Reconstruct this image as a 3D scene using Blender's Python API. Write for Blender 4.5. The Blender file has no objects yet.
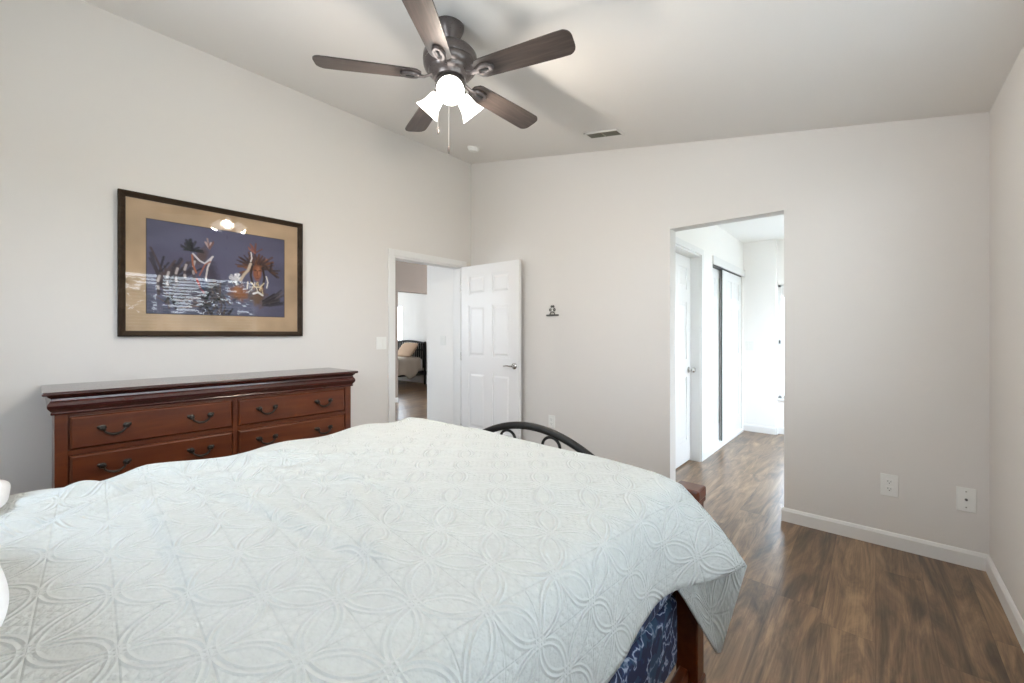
import bpy, bmesh, math, random
from mathutils import Vector, Matrix
import numpy as np
random.seed(4)
R = math.radians
sc = bpy.context.scene
COL = sc.collection

# ------------------------------------------------------------ camera
CAMZ = 1.25
cam_d = bpy.data.cameras.new('camera')
cam = bpy.data.objects.new('camera', cam_d); COL.objects.link(cam)
cam.location = (0, 0, CAMZ)
cam.rotation_euler = (R(90), 0, R(41.1))
cam_d.sensor_width = 36.0
cam_d.lens = 417.0/1024*36
cam_d.shift_y = -7.5/1024
cam_d.clip_start = 0.02
sc.camera = cam
sc.view_settings.view_transform = 'Standard'
sc.view_settings.look = 'None'
sc.view_settings.gamma = 1.0
sc.view_settings.use_curve_mapping = False
sc.view_settings.exposure = 1.55
sc.cycles.use_denoising = True
sc.cycles.max_bounces = 14
sc.cycles.diffuse_bounces = 8
sc.cycles.glossy_bounces = 6
sc.cycles.transparent_max_bounces = 12
sc.cycles.sample_clamp_indirect = 8
sc.cycles.caustics_reflective = False
sc.cycles.caustics_refractive = False

# ------------------------------------------------------------ world: pale daylight sky
WORLD = 5.0
w = bpy.data.worlds.new('sky'); sc.world = w; w.use_nodes = True
nt = w.node_tree; nt.nodes.clear()
wo = nt.nodes.new('ShaderNodeOutputWorld'); bg = nt.nodes.new('ShaderNodeBackground')
tc = nt.nodes.new('ShaderNodeTexCoord'); sp = nt.nodes.new('ShaderNodeSeparateXYZ')
cr = nt.nodes.new('ShaderNodeValToRGB')
cr.color_ramp.elements[0].position = 0.0; cr.color_ramp.elements[0].color = (0.85, 0.93, 1.0, 1)
cr.color_ramp.elements[1].position = 0.7; cr.color_ramp.elements[1].color = (0.66, 0.82, 1.0, 1)
nt.links.new(tc.outputs['Generated'], sp.inputs[0]); nt.links.new(sp.outputs[2], cr.inputs[0])
nt.links.new(cr.outputs[0], bg.inputs[0]); bg.inputs[1].default_value = WORLD
nt.links.new(bg.outputs[0], wo.inputs[0])

def portal(name, loc, rot, sx, sy):
    l = bpy.data.lights.new(name, 'AREA'); l.shape = 'RECTANGLE'; l.size = sx; l.size_y = sy
    l.cycles.is_portal = True
    o = bpy.data.objects.new(name, l); COL.objects.link(o); o.location = loc; o.rotation_euler = rot
    return o
# room dimensions
XL, XR, YB, YF = -3.51, 0.451, 3.306, -0.85
WY0, WY1, WZ0, WZ1 = -0.05, 2.36, 0.78, 2.12        # daylight window in the right wall
portal('window_portal', (XR+0.16, (WY0+WY1)/2, (WZ0+WZ1)/2), (0, R(90), 0), WZ1-WZ0, WY1-WY0)
portal('added_window_portal', (-1.75, YF-0.16, 1.825), (R(90), 0, 0), 1.2, 0.95)
portal('added_hallway_portal', (1.06, 4.85, 1.325), (0, R(90), 0), 1.55, 1.3)
portal('hallway_end_portal', (-0.62, 6.30, 1.15), (R(-90), 0, 0), 0.62, 1.42)
portal('added_bedroom_portal', (-10.92, 4.6, 1.475), (0, R(-90), 0), 1.05, 1.2)
portal('added_landing_portal', (-5.0, 0.98, 1.525), (R(90), 0, 0), 0.8, 0.85)

# ------------------------------------------------------------ materials
def new_mat(name):
    m = bpy.data.materials.new(name); m.use_nodes = True
    n = m.node_tree.nodes; b = n['Principled BSDF']
    return m, m.node_tree, n, b
def simple(name, col, rough=0.5, metal=0.0, spec=0.5, emit=0.0, emitcol=None, bump=0.0, bscale=200, coat=0):
    m, t, n, b = new_mat(name)
    b.inputs['Base Color'].default_value = (*col, 1); b.inputs['Roughness'].default_value = rough
    b.inputs['Metallic'].default_value = metal; b.inputs['Specular IOR Level'].default_value = spec
    if coat: b.inputs['Coat Weight'].default_value = coat; b.inputs['Coat Roughness'].default_value = 0.15
    if emit: 
        b.inputs['Emission Color'].default_value = (*(emitcol or col), 1); b.inputs['Emission Strength'].default_value = emit
    no = n.new('ShaderNodeTexNoise'); no.inputs['Scale'].default_value = bscale
    tcn = n.new('ShaderNodeTexCoord'); t.links.new(tcn.outputs['Object'], no.inputs['Vector'])
    if bump:
        bp = n.new('ShaderNodeBump'); bp.inputs['Strength'].default_value = bump; bp.inputs['Distance'].default_value = 0.002
        t.links.new(no.outputs[0], bp.inputs['Height']); t.links.new(bp.outputs[0], b.inputs['Normal'])
    else:
        mr = n.new('ShaderNodeMapRange'); mr.inputs[3].default_value = rough*0.93; mr.inputs[4].default_value = min(1, rough*1.07)
        t.links.new(no.outputs[0], mr.inputs[0]); t.links.new(mr.outputs[0], b.inputs['Roughness'])
    return m
def math_n(t, n, op, a, bb=None, c=None):
    x = n.new('ShaderNodeMath'); x.operation = op
    for i, v in enumerate((a, bb, c)):
        if v is None: continue
        if isinstance(v, (int, float)): x.inputs[i].default_value = v
        else: t.links.new(v, x.inputs[i])
    return x.outputs[0]

M_wall = simple('wall_paint', (0.70, 0.675, 0.645), 0.85, spec=0.2, bump=0.10, bscale=90)
M_ceil = simple('ceiling_paint', (0.77, 0.75, 0.72), 0.9, spec=0.15, bump=0.10, bscale=90)
M_white = simple('white_hall_paint', (0.86, 0.845, 0.82), 0.85, spec=0.2, bump=0.08, bscale=90)
M_trim = simple('white_trim_paint', (0.76, 0.755, 0.74), 0.4)
M_door = simple('white_door_paint', (0.78, 0.775, 0.77), 0.35)
M_dark = simple('black_iron', (0.010, 0.009, 0.008), 0.5, spec=0.3)
M_taupe = simple('taupe_wall', (0.33, 0.275, 0.24), 0.85, spec=0.2, bump=0.1, bscale=90)  # darker and browner than the other walls; landing end wall only
M_gap = simple('dark_track_and_gap', (0.06, 0.06, 0.06), 0.5)
M_nickel = simple('satin_nickel', (0.6, 0.59, 0.57), 0.25, metal=1.0)
M_antique = simple('antique_bronze', (0.045, 0.038, 0.032), 0.28, metal=0.8)
M_fanmetal = simple('brushed_bronze_metal', (0.13, 0.112, 0.108), 0.28, metal=0.6)
M_plate = simple('white_plastic', (0.80, 0.80, 0.77), 0.35)
M_slot = simple('dark_slot', (0.03, 0.03, 0.03), 0.6)
M_pillow = simple('white_cotton', (0.84, 0.84, 0.85), 0.9, spec=0.1, bump=0.2, bscale=300)
M_beige = simple('beige_cotton', (0.55, 0.40, 0.29), 0.9, spec=0.1, bump=0.2, bscale=120)
M_cream = simple('cream_cotton', (0.62, 0.56, 0.49), 0.9, spec=0.1, bump=0.4, bscale=30)
M_bulb = simple('lit_bulb', (1, 0.95, 0.85), 0.4, emit=18, emitcol=(1, 0.93, 0.82))
M_shade = simple('frosted_glass_shade', (0.92, 0.91, 0.89), 0.35, emit=2.2, emitcol=(1, 0.96, 0.90))
M_vent = simple('grey_green_vent', (0.16, 0.155, 0.115), 0.5)
M_chrome = simple('chain_metal', (0.75, 0.72, 0.68), 0.3, metal=1)
M_leaf = simple('tree_leaves', (0.05, 0.11, 0.04), 0.8, bump=0.5, bscale=8)
M_bark = simple('tree_bark', (0.12, 0.09, 0.07), 0.9, bump=0.5, bscale=20)
M_fence = simple('fence_boards', (0.42, 0.36, 0.30), 0.9, bump=0.4, bscale=15)
M_grass = simple('dry_lawn', (0.30, 0.29, 0.24), 0.95, bump=0.4, bscale=20)
M_shelfgrey = simple('pewter', (0.13, 0.125, 0.115), 0.4, metal=0.6)

def wood(name, c1, c2, c3, scale=(1, 12, 12), rough=0.3, coat=0.3, axis='Object', gscale=3.0):
    m, t, n, b = new_mat(name)
    tcn = n.new('ShaderNodeTexCoord'); mp = n.new('ShaderNodeMapping'); mp.inputs['Scale'].default_value = scale
    t.links.new(tcn.outputs[axis], mp.inputs[0])
    no = n.new('ShaderNodeTexNoise'); no.inputs['Scale'].default_value = gscale; no.inputs['Detail'].default_value = 6
    no.inputs['Distortion'].default_value = 0.6
    t.links.new(mp.outputs[0], no.inputs['Vector'])
    r = n.new('ShaderNodeValToRGB'); e = r.color_ramp.elements
    e[0].position = 0.3; e[0].color = (*c1, 1); e[1].position = 0.72; e[1].color = (*c3, 1)
    x = r.color_ramp.elements.new(0.5); x.color = (*c2, 1)
    t.links.new(no.outputs[0], r.inputs[0]); t.links.new(r.outputs[0], b.inputs['Base Color'])
    b.inputs['Roughness'].default_value = rough; b.inputs['Coat Weight'].default_value = coat
    b.inputs['Coat Roughness'].default_value = 0.2
    return m
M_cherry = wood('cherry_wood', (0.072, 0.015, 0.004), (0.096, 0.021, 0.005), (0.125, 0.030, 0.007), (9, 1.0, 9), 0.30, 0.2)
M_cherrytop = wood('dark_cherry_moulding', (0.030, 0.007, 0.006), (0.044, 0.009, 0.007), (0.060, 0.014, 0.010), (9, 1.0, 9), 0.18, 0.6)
M_blade = wood('walnut_blade', (0.034, 0.026, 0.024), (0.050, 0.038, 0.034), (0.078, 0.060, 0.052), (1.2, 16, 16), 0.45, 0.1, gscale=4)
M_frame = wood('picture_frame_wood', (0.022, 0.014, 0.008), (0.032, 0.020, 0.012), (0.045, 0.030, 0.018), (8, 1, 8), 0.55, 0.0); M_frame.node_tree.nodes['Principled BSDF'].inputs['Specular IOR Level'].default_value = 0.15

def floor_mat():
    m, t, n, b = new_mat('plank_floor')
    tcn = n.new('ShaderNodeTexCoord'); s = n.new('ShaderNodeSeparateXYZ'); t.links.new(tcn.outputs['Object'], s.inputs[0])
    PW, PL = 0.182, 1.22
    fx = math_n(t, n, 'DIVIDE', s.outputs[0], PW); ix = math_n(t, n, 'FLOOR', fx)
    w1 = n.new('ShaderNodeTexWhiteNoise'); w1.noise_dimensions = '1D'; t.links.new(ix, w1.inputs['W'])
    fy = math_n(t, n, 'ADD', math_n(t, n, 'DIVIDE', s.outputs[1], PL), w1.outputs[0]); iy = math_n(t, n, 'FLOOR', fy)
    cmb = n.new('ShaderNodeCombineXYZ'); t.links.new(ix, cmb.inputs[0]); t.links.new(iy, cmb.inputs[1])
    w2 = n.new('ShaderNodeTexWhiteNoise'); w2.noise_dimensions = '3D'; t.links.new(cmb.outputs[0], w2.inputs['Vector'])
    # grain : long flowing figure per plank
    off = n.new('ShaderNodeVectorMath'); off.operation = 'SCALE'; off.inputs[3].default_value = 17.0
    t.links.new(w2.outputs[1], off.inputs[0])
    mp = n.new('ShaderNodeMapping'); mp.inputs['Scale'].default_value = (6.5, 0.85, 1)
    t.links.new(tcn.outputs['Object'], mp.inputs[0])
    ad = n.new('ShaderNodeVectorMath'); ad.operation = 'ADD'; t.links.new(mp.outputs[0], ad.inputs[0]); t.links.new(off.outputs[0], ad.inputs[1])
    no = n.new('ShaderNodeTexNoise'); no.inputs['Scale'].default_value = 1.25; no.inputs['Detail'].default_value = 8
    no.inputs['Roughness'].default_value = 0.62; no.inputs['Distortion'].default_value = 2.6
    t.links.new(ad.outputs[0], no.inputs['Vector'])
    mp2 = n.new('ShaderNodeMapping'); mp2.inputs['Scale'].default_value = (60, 3.0, 1); t.links.new(ad.outputs[0], mp2.inputs[0])
    mp2.inputs['Scale'].default_value = (14, 2.0, 1)
    no2 = n.new('ShaderNodeTexNoise'); no2.inputs['Scale'].default_value = 2.0; no2.inputs['Detail'].default_value = 5
    t.links.new(mp2.outputs[0], no2.inputs['Vector'])
    r = n.new('ShaderNodeValToRGB'); e = r.color_ramp.elements
    e[0].position = 0.34; e[0].color = (0.050, 0.029, 0.016, 1); e[1].position = 0.68; e[1].color = (0.37, 0.235, 0.125, 1)
    x = e.new(0.44); x.color = (0.115, 0.068, 0.036, 1); x = e.new(0.55); x.color = (0.21, 0.128, 0.068, 1)
    v = math_n(t, n, 'ADD', math_n(t, n, 'MULTIPLY', no.outputs[0], 0.8), math_n(t, n, 'MULTIPLY', no2.outputs[0], 0.2))
    pv = math_n(t, n, 'MULTIPLY', math_n(t, n, 'SUBTRACT', w2.outputs[0], 0.5), 0.13)
    t.links.new(math_n(t, n, 'ADD', v, pv), r.inputs[0])
    # seams
    ex = math_n(t, n, 'FRACT', fx); exm = math_n(t, n, 'MINIMUM', ex, math_n(t, n, 'SUBTRACT', 1.0, ex))
    ey = math_n(t, n, 'FRACT', fy); eym = math_n(t, n, 'MINIMUM', ey, math_n(t, n, 'SUBTRACT', 1.0, ey))
    seam = math_n(t, n, 'MAXIMUM', math_n(t, n, 'LESS_THAN', exm, 0.008), math_n(t, n, 'LESS_THAN', eym, 0.0012))
    mx = n.new('ShaderNodeMix'); mx.data_type = 'RGBA'; t.links.new(math_n(t, n, 'MULTIPLY', seam, 0.35), mx.inputs[0])
    t.links.new(r.outputs[0], mx.inputs[6]); mx.inputs[7].default_value = (0.02, 0.012, 0.008, 1)
    t.links.new(mx.outputs[2], b.inputs['Base Color'])
    b.inputs['Roughness'].default_value = 0.29; b.inputs['Specular IOR Level'].default_value = 0.7
    bp = n.new('ShaderNodeBump'); bp.inputs['Strength'].default_value = 0.12; bp.inputs['Distance'].default_value = 0.002
    t.links.new(no2.outputs[0], bp.inputs['Height']); t.links.new(bp.outputs[0], b.inputs['Normal'])
    return m
M_floor = floor_mat()

def coverlet_mat():
    """quilted matelasse: interlocking rings, pebble filling; UV in metres"""
    m, t, n, b = new_mat('quilted_coverlet')
    uv = n.new('ShaderNodeUVMap'); s = n.new('ShaderNodeSeparateXYZ'); t.links.new(uv.outputs[0], s.inputs[0])
    S = 0.118
    a = math_n(t, n, 'DIVIDE', s.outputs[0], S); c = math_n(t, n, 'DIVIDE', s.outputs[1], S)
    fa = math_n(t, n, 'SUBTRACT', math_n(t, n, 'FRACT', a), 0.5); fc = math_n(t, n, 'SUBTRACT', math_n(t, n, 'FRACT', c), 0.5)
    # distances to own circle centre (cell centre) and the four neighbours; ring radius 0.7071
    def ring(dx, dy):
        x = math_n(t, n, 'SUBTRACT', fa, dx); y = math_n(t, n, 'SUBTRACT', fc, dy)
        d = math_n(t, n, 'SQRT', math_n(t, n, 'ADD', math_n(t, n, 'MULTIPLY', x, x), math_n(t, n, 'MULTIPLY', y, y)))
        e1 = math_n(t, n, 'ABSOLUTE', math_n(t, n, 'SUBTRACT', d, 0.715))
        e2 = math_n(t, n, 'ABSOLUTE', math_n(t, n, 'SUBTRACT', d, 0.635))
        g1 = math_n(t, n, 'SUBTRACT', 1.0, math_n(t, n, 'SMOOTH_MIN', math_n(t, n, 'DIVIDE', e1, 0.036), 1.0, 0.3))
        g2 = math_n(t, n, 'SUBTRACT', 1.0, math_n(t, n, 'SMOOTH_MIN', math_n(t, n, 'DIVIDE', e2, 0.036), 1.0, 0.3))
        return math_n(t, n, 'MAXIMUM', g1, math_n(t, n, 'MULTIPLY', g2, 0.9)), d
    tot = None
    for dx, dy in ((0, 0), (1, 0), (-1, 0), (0, 1), (0, -1)):
        g, d = ring(dx, dy)
        tot = g if tot is None else math_n(t, n, 'MAXIMUM', tot, g)
        if dx == 0 and dy == 0: d0 = d
    vo = n.new('ShaderNodeTexVoronoi'); vo.inputs['Scale'].default_value = 68
    t.links.new(uv.outputs[0], vo.inputs['Vector'])
    peb = math_n(t, n, 'MULTIPLY', math_n(t, n, 'SUBTRACT', 0.55, vo.outputs['Distance']), 0.75)
    vo2 = n.new('ShaderNodeTexVoronoi'); vo2.inputs['Scale'].default_value = 210
    t.links.new(uv.outputs[0], vo2.inputs['Vector'])
    peb2 = math_n(t, n, 'MULTIPLY', math_n(t, n, 'SUBTRACT', 0.5, vo2.outputs['Distance']), 0.25)
    # diamond in the heart of each ring, four squares
    ml = math_n(t, n, 'MAXIMUM', math_n(t, n, 'ABSOLUTE', fa), math_n(t, n, 'ABSOLUTE', fc))
    heart = math_n(t, n, 'LESS_THAN', ml, 0.25)
    sq = math_n(t, n, 'MULTIPLY', math_n(t, n, 'SINE', math_n(t, n, 'MULTIPLY', fa, 25.13)), math_n(t, n, 'SINE', math_n(t, n, 'MULTIPLY', fc, 25.13)))
    hq = math_n(t, n, 'MULTIPLY', math_n(t, n, 'MULTIPLY', heart, math_n(t, n, 'ABSOLUTE', sq)), 0.45)
    h = math_n(t, n, 'ADD', math_n(t, n, 'MAXIMUM', math_n(t, n, 'MAXIMUM', tot, peb), hq), peb2)
    # stitched diagonals crossing at every node
    dg = math_n(t, n, 'MINIMUM', math_n(t, n, 'ABSOLUTE', math_n(t, n, 'SUBTRACT', fa, fc)), math_n(t, n, 'ABSOLUTE', math_n(t, n, 'ADD', fa, fc)))
    gro = math_n(t, n, 'MULTIPLY', math_n(t, n, 'SUBTRACT', 1.0, math_n(t, n, 'MINIMUM', math_n(t, n, 'DIVIDE', dg, 0.03), 1.0)), 0.45)
    h = math_n(t, n, 'SUBTRACT', h, gro)
    we = n.new('ShaderNodeTexNoise'); we.inputs['Scale'].default_value = 30; t.links.new(uv.outputs[0], we.inputs['Vector'])
    h = math_n(t, n, 'ADD', h, math_n(t, n, 'MULTIPLY', we.outputs[0], 0.8))
    bp = n.new('ShaderNodeBump'); bp.inputs['Strength'].default_value = 0.58; bp.inputs['Distance'].default_value = 0.006
    t.links.new(h, bp.inputs['Height']); t.links.new(bp.outputs[0], b.inputs['Normal'])
    mx = n.new('ShaderNodeMix'); mx.data_type = 'RGBA'; mx.inputs[6].default_value = (0.480, 0.494, 0.476, 1); mx.inputs[7].default_value = (0.545, 0.560, 0.542, 1)
    t.links.new(h, mx.inputs[0]); t.links.new(mx.outputs[2], b.inputs['Base Color'])  # quilting grooves darkened in the colour by height, like shade in recesses
    b.inputs['Roughness'].default_value = 0.85; b.inputs['Specular IOR Level'].default_value = 0.15
    b.inputs['Sheen Weight'].default_value = 0.1
    return m
M_cover = coverlet_mat()

def navy_mat():
    m, t, n, b = new_mat('navy_swirl_fabric')
    tcn = n.new('ShaderNodeTexCoord'); no = n.new('ShaderNodeTexNoise'); no.inputs['Scale'].default_value = 7; no.inputs['Detail'].default_value = 2
    no.inputs['Distortion'].default_value = 2.5; t.links.new(tcn.outputs['Object'], no.inputs['Vector'])
    wv = n.new('ShaderNodeTexWave'); wv.inputs['Scale'].default_value = 9; wv.inputs['Distortion'].default_value = 16
    wv.inputs['Detail'].default_value = 3; wv.inputs['Detail Scale'].default_value = 1.6; t.links.new(tcn.outputs['Object'], wv.inputs['Vector'])
    r = n.new('ShaderNodeValToRGB'); e = r.color_ramp.elements
    e[0].position = 0.35; e[0].color = (0.006, 0.012, 0.05, 1); e[1].position = 1.0; e[1].color = (0.38, 0.44, 0.56, 1)
    x = e.new(0.74); x.color = (0.008, 0.02, 0.08, 1); x = e.new(0.90); x.color = (0.02, 0.05, 0.14, 1)
    t.links.new(wv.outputs[1], r.inputs[0])
    mx = n.new('ShaderNodeMix'); mx.data_type = 'RGBA'; mx.inputs[7].default_value = (0.02, 0.07, 0.13, 1)
    t.links.new(math_n(t, n, 'MULTIPLY', math_n(t, n, 'GREATER_THAN', no.outputs[0], 0.56), 0.6), mx.inputs[0])
    t.links.new(r.outputs[0], mx.inputs[6]); t.links.new(mx.outputs[2], b.inputs['Base Color'])
    b.inputs['Roughness'].default_value = 0.7
    return m
M_navy = navy_mat()

def window_glass():
    m = bpy.data.materials.new('window_glass'); m.use_nodes = True; t = m.node_tree; n = t.nodes; n.clear()
    o = n.new('ShaderNodeOutputMaterial'); tr = n.new('ShaderNodeBsdfTransparent'); g = n.new('ShaderNodeBsdfGlossy')
    g.inputs['Roughness'].default_value = 0.02; fr = n.new('ShaderNodeFresnel'); fr.inputs[0].default_value = 1.45
    ge = n.new('ShaderNodeNewGeometry'); fac = math_n(t, n, 'MULTIPLY', fr.outputs[0], math_n(t, n, 'SUBTRACT', 1.0, ge.outputs['Backfacing']))   # reflect on the front faces only
    mx = n.new('ShaderNodeMixShader'); t.links.new(fac, mx.inputs[0]); t.links.new(tr.outputs[0], mx.inputs[1])
    t.links.new(g.outputs[0], mx.inputs[2]); t.links.new(mx.outputs[0], o.inputs[0])
    return m
M_glass = window_glass()
def patterned_glass():
    m = bpy.data.materials.new('etched_glass'); m.use_nodes = True; t = m.node_tree; n = t.nodes; n.clear()
    o = n.new('ShaderNodeOutputMaterial'); tr = n.new('ShaderNodeBsdfTransparent'); g = n.new('ShaderNodeBsdfTranslucent')
    g.inputs[0].default_value = (0.75, 0.82, 0.88, 1)
    tcn = n.new('ShaderNodeTexCoord'); vo = n.new('ShaderNodeTexVoronoi'); vo.inputs['Scale'].default_value = 11
    t.links.new(tcn.outputs['Object'], vo.inputs['Vector'])
    mx = n.new('ShaderNodeMixShader'); t.links.new(math_n(t, n, 'ADD', math_n(t, n, 'MULTIPLY', vo.outputs[0], 0.5), 0.45), mx.inputs[0])
    t.links.new(tr.outputs[0], mx.inputs[1]); t.links.new(g.outputs[0], mx.inputs[2]); t.links.new(mx.outputs[0], o.inputs[0])
    return m
M_etched = patterned_glass()
def pic_glass():
    m = bpy.data.materials.new('picture_glass'); m.use_nodes = True; t = m.node_tree; n = t.nodes; n.clear()
    o = n.new('ShaderNodeOutputMaterial'); tr = n.new('ShaderNodeBsdfTransparent'); g = n.new('ShaderNodeBsdfGlossy')
    g.inputs['Roughness'].default_value = 0.0; fr = n.new('ShaderNodeFresnel'); fr.inputs[0].default_value = 1.5
    ge = n.new('ShaderNodeNewGeometry'); fac = math_n(t, n, 'MULTIPLY', fr.outputs[0], math_n(t, n, 'SUBTRACT', 1.0, ge.outputs['Backfacing']))   # reflect on the front faces only
    mx = n.new('ShaderNodeMixShader'); t.links.new(fac, mx.inputs[0]); t.links.new(tr.outputs[0], mx.inputs[1])
    t.links.new(g.outputs[0], mx.inputs[2]); t.links.new(mx.outputs[0], o.inputs[0])
    return m
M_picglass = pic_glass()

# ------------------------------------------------------------ mesh helpers
def B(): return bmesh.new()
def box(bm, x0, x1, y0, y1, z0, z1, mat=None, bev=0.0):
    r = bmesh.ops.create_cube(bm, size=1.0)
    vs = r['verts']
    S_ = Matrix.Diagonal((x1-x0, y1-y0, z1-z0, 1)); T = Matrix.Translation(((x0+x1)/2, (y0+y1)/2, (z0+z1)/2))
    M_ = T @ S_
    for v in vs: v.co = M_ @ v.co
    if bev > 0:
        es = list({e for v in vs for e in v.link_edges})
        rr = bmesh.ops.bevel(bm, geom=es, offset=bev, segments=2, profile=0.5, affect='EDGES')
        vs = list({v for f in rr['faces'] for v in f.verts} | {v for v in vs if v.is_valid})
    if mat is not None:
        for v in vs: v.co = mat @ v.co
    return vs
def poly_prism(bm, pts, axis, a0, a1):
    """extrude polygon (list of 2-D pts) along axis ('x': pts=(y,z), 'y': pts=(x,z), 'z': pts=(x,y))"""
    def mk(p, a):
        return {'x': (a, p[0], p[1]), 'y': (p[0], a, p[1]), 'z': (p[0], p[1], a)}[axis]
    v0 = [bm.verts.new(mk(p, a0)) for p in pts]; v1 = [bm.verts.new(mk(p, a1)) for p in pts]
    n = len(pts)
    bm.faces.new(v0); bm.faces.new(v1[::-1])
    for i in range(n): bm.faces.new((v0[i], v1[i], v1[(i+1) % n], v0[(i+1) % n]))
    bmesh.ops.recalc_face_normals(bm, faces=bm.faces)
def lathe(bm, prof, seg=32, mat=None):
    rings = []
    for r, z in prof:
        if r < 1e-5: rings.append([bm.verts.new((0, 0, z))])
        else: rings.append([bm.verts.new((r*math.cos(2*math.pi*k/seg), r*math.sin(2*math.pi*k/seg), z)) for k in range(seg)])
    fs = []
    for a, b_ in zip(rings[:-1], rings[1:]):
        for k in range(seg):
            k2 = (k+1) % seg
            if len(a) == 1 and len(b_) == 1: continue
            if len(a) == 1: fs.append(bm.faces.new((a[0], b_[k2], b_[k])))
            elif len(b_) == 1: fs.append(bm.faces.new((a[k], a[k2], b_[0])))
            else: fs.append(bm.faces.new((a[k], a[k2], b_[k2], b_[k])))
    if mat is not None:
        for rg in rings:
            for v in rg: v.co = mat @ v.co
    return fs
def tube(bm, pts, rad, seg=8, flat=None):
    pts = [Vector(p) for p in pts]; n = len(pts)
    rads = rad if isinstance(rad, (list, tuple)) else [rad]*n
    rings = []; up = None
    for i, p in enumerate(pts):
        d = (pts[min(i+1, n-1)]-pts[max(i-1, 0)]).normalized()
        if up is None:
            up = Vector((0, 0, 1)) if abs(d.z) < 0.9 else Vector((1, 0, 0))
        s_ = d.cross(up).normalized(); u_ = s_.cross(d).normalized(); up = u_
        fx, fy = flat or (1, 1)
        rings.append([bm.verts.new(p + s_*math.cos(2*math.pi*k/seg)*rads[i]*fx + u_*math.sin(2*math.pi*k/seg)*rads[i]*fy) for k in range(seg)])
    for a, b_ in zip(rings[:-1], rings[1:]):
        for k in range(seg): bm.faces.new((a[k], a[(k+1) % seg], b_[(k+1) % seg], b_[k]))
    bm.faces.new(rings[0][::-1]); bm.faces.new(rings[-1])
def obj(name, bm, mat, parent=None, smooth=False, sub=0, world=True):
    me = bpy.data.meshes.new(name)
    bmesh.ops.recalc_face_normals(bm, faces=bm.faces)
    bm.to_mesh(me); bm.free()
    for f in me.polygons: f.use_smooth = bool(smooth)
    me.materials.append(mat)
    if smooth == 'auto': me.set_sharp_from_angle(angle=R(38))
    o = bpy.data.objects.new(name, me); COL.objects.link(o)
    if parent is not None:
        o.parent = parent
        if world:                      # mesh given in world coordinates
            inv = wm(parent).inverted(); me.transform(inv)
    if sub:
        md = o.modifiers.new('sub', 'SUBSURF'); md.levels = sub; md.render_levels = sub
    return o
def wm(o):
    m = Matrix.Translation(o.location) @ o.rotation_euler.to_matrix().to_4x4()
    return wm(o.parent) @ m if o.parent else m
def tag(o, label, cat, group=None):
    o['label'] = label; o['category'] = cat
    if group: o['group'] = group
    return o
def thing(name, label, cat, loc=(0, 0, 0), rz=0, group=None):
    o = bpy.data.objects.new(name, None); COL.objects.link(o); o.location = loc; o.rotation_euler = (0, 0, rz)
    o.empty_display_size = 0.1
    return tag(o, label, cat, group)
def struct(name, bm, mat, parent=None, smooth=False):
    o = obj(name, bm, mat, parent, smooth)
    if parent is None: o['kind'] = 'structure'
    return o
def copy_tree(o, parent=None):
    c = o.copy(); COL.objects.link(c)
    if parent is not None: c.parent = parent
    for ch in list(o.children): copy_tree(ch, c)
    return c

# ------------------------------------------------------------ room shell
ZL, ZR = 3.206, 2.419
SL = (ZL-ZR)/(XR-XL)
def zc(x): return ZL - SL*(x-XL)
T = 0.12
bm = B(); box(bm, XL-T-8.2, 1.3, YF-T, 6.7, -0.05, 0.0); box(bm, -6.72, 1.3, 6.7, 8.7, -0.05, 0.0); struct('floor', bm, M_floor)
bm = B()   # sloping (vaulted) ceiling
poly_prism(bm, [(XL-T, zc(XL-T)), (XR+T, zc(XR+T)), (XR+T, zc(XR+T)+0.1), (XL-T, zc(XL-T)+0.1)], 'y', YF-T, YB+T)
struct('ceiling', bm, M_ceil)
# left wall with the bedroom door opening
DY0, DY1, DZ = 2.286, 3.160, 2.005
bm = B()
box(bm, XL-T, XL, YF-T, DY0, 0, ZL+0.02); box(bm, XL-T, XL, DY0, DY1, DZ, ZL+0.02); box(bm, XL-T, XL, DY1, YB+T, 0, ZL+0.02)
struct('wall_left', bm, M_wall)
# back wall with cased-less opening to the hallway
OX0, OX1, OZ = -1.226, -0.4636, 2.081
bm = B()
poly_prism(bm, [(XL, 0), (OX0, 0), (OX0, zc(OX0)), (XL, zc(XL))], 'y', YB, YB+T)
poly_prism(bm, [(OX0, OZ), (OX1, OZ), (OX1, zc(OX1)), (OX0, zc(OX0))], 'y', YB, YB+T)
poly_prism(bm, [(OX1, 0), (XR+T, 0), (XR+T, zc(XR+T)), (OX1, zc(OX1))], 'y', YB, YB+T)
struct('wall_back', bm, M_wall)
bm = B()
for a in ((YF-T, WY0, 0, 2.5), (WY0, WY1, 0, WZ0), (WY0, WY1, WZ1, 2.5), (WY1, YB, 0, 2.5)):
    box(bm, XR, XR+0.15, a[0], a[1], a[2], a[3])
struct('wall_right', bm, M_wall)
bm = B(); VX0, VX1, VZ0, VZ1 = -2.35, -1.15, 1.35, 2.30  # opening for an unseen window, added as fill light from behind the camera
for xa, xb, z0, z1 in ((XL-T, VX0, 0, None), (VX0, VX1, 0, VZ0), (VX0, VX1, VZ1, None), (VX1, XR+T, 0, None)):
    poly_prism(bm, [(xa, z0), (xb, z0), (xb, z1 or zc(xb)), (xa, z1 or zc(xa))], 'y', YF-T, YF)
struct('wall_front', bm, M_wall)
bm = B()
for q in ((VX0, VX0+0.045, VZ0, VZ1), (VX1-0.045, VX1, VZ0, VZ1), (VX0, VX1, VZ0, VZ0+0.045), (VX0, VX1, VZ1-0.045, VZ1), (-1.78, -1.72, VZ0, VZ1)):
    box(bm, q[0], q[1], YF-0.10, YF-0.04, q[2], q[3], bev=0.004)
added_win = struct('added_window', bm, M_trim)
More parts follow.
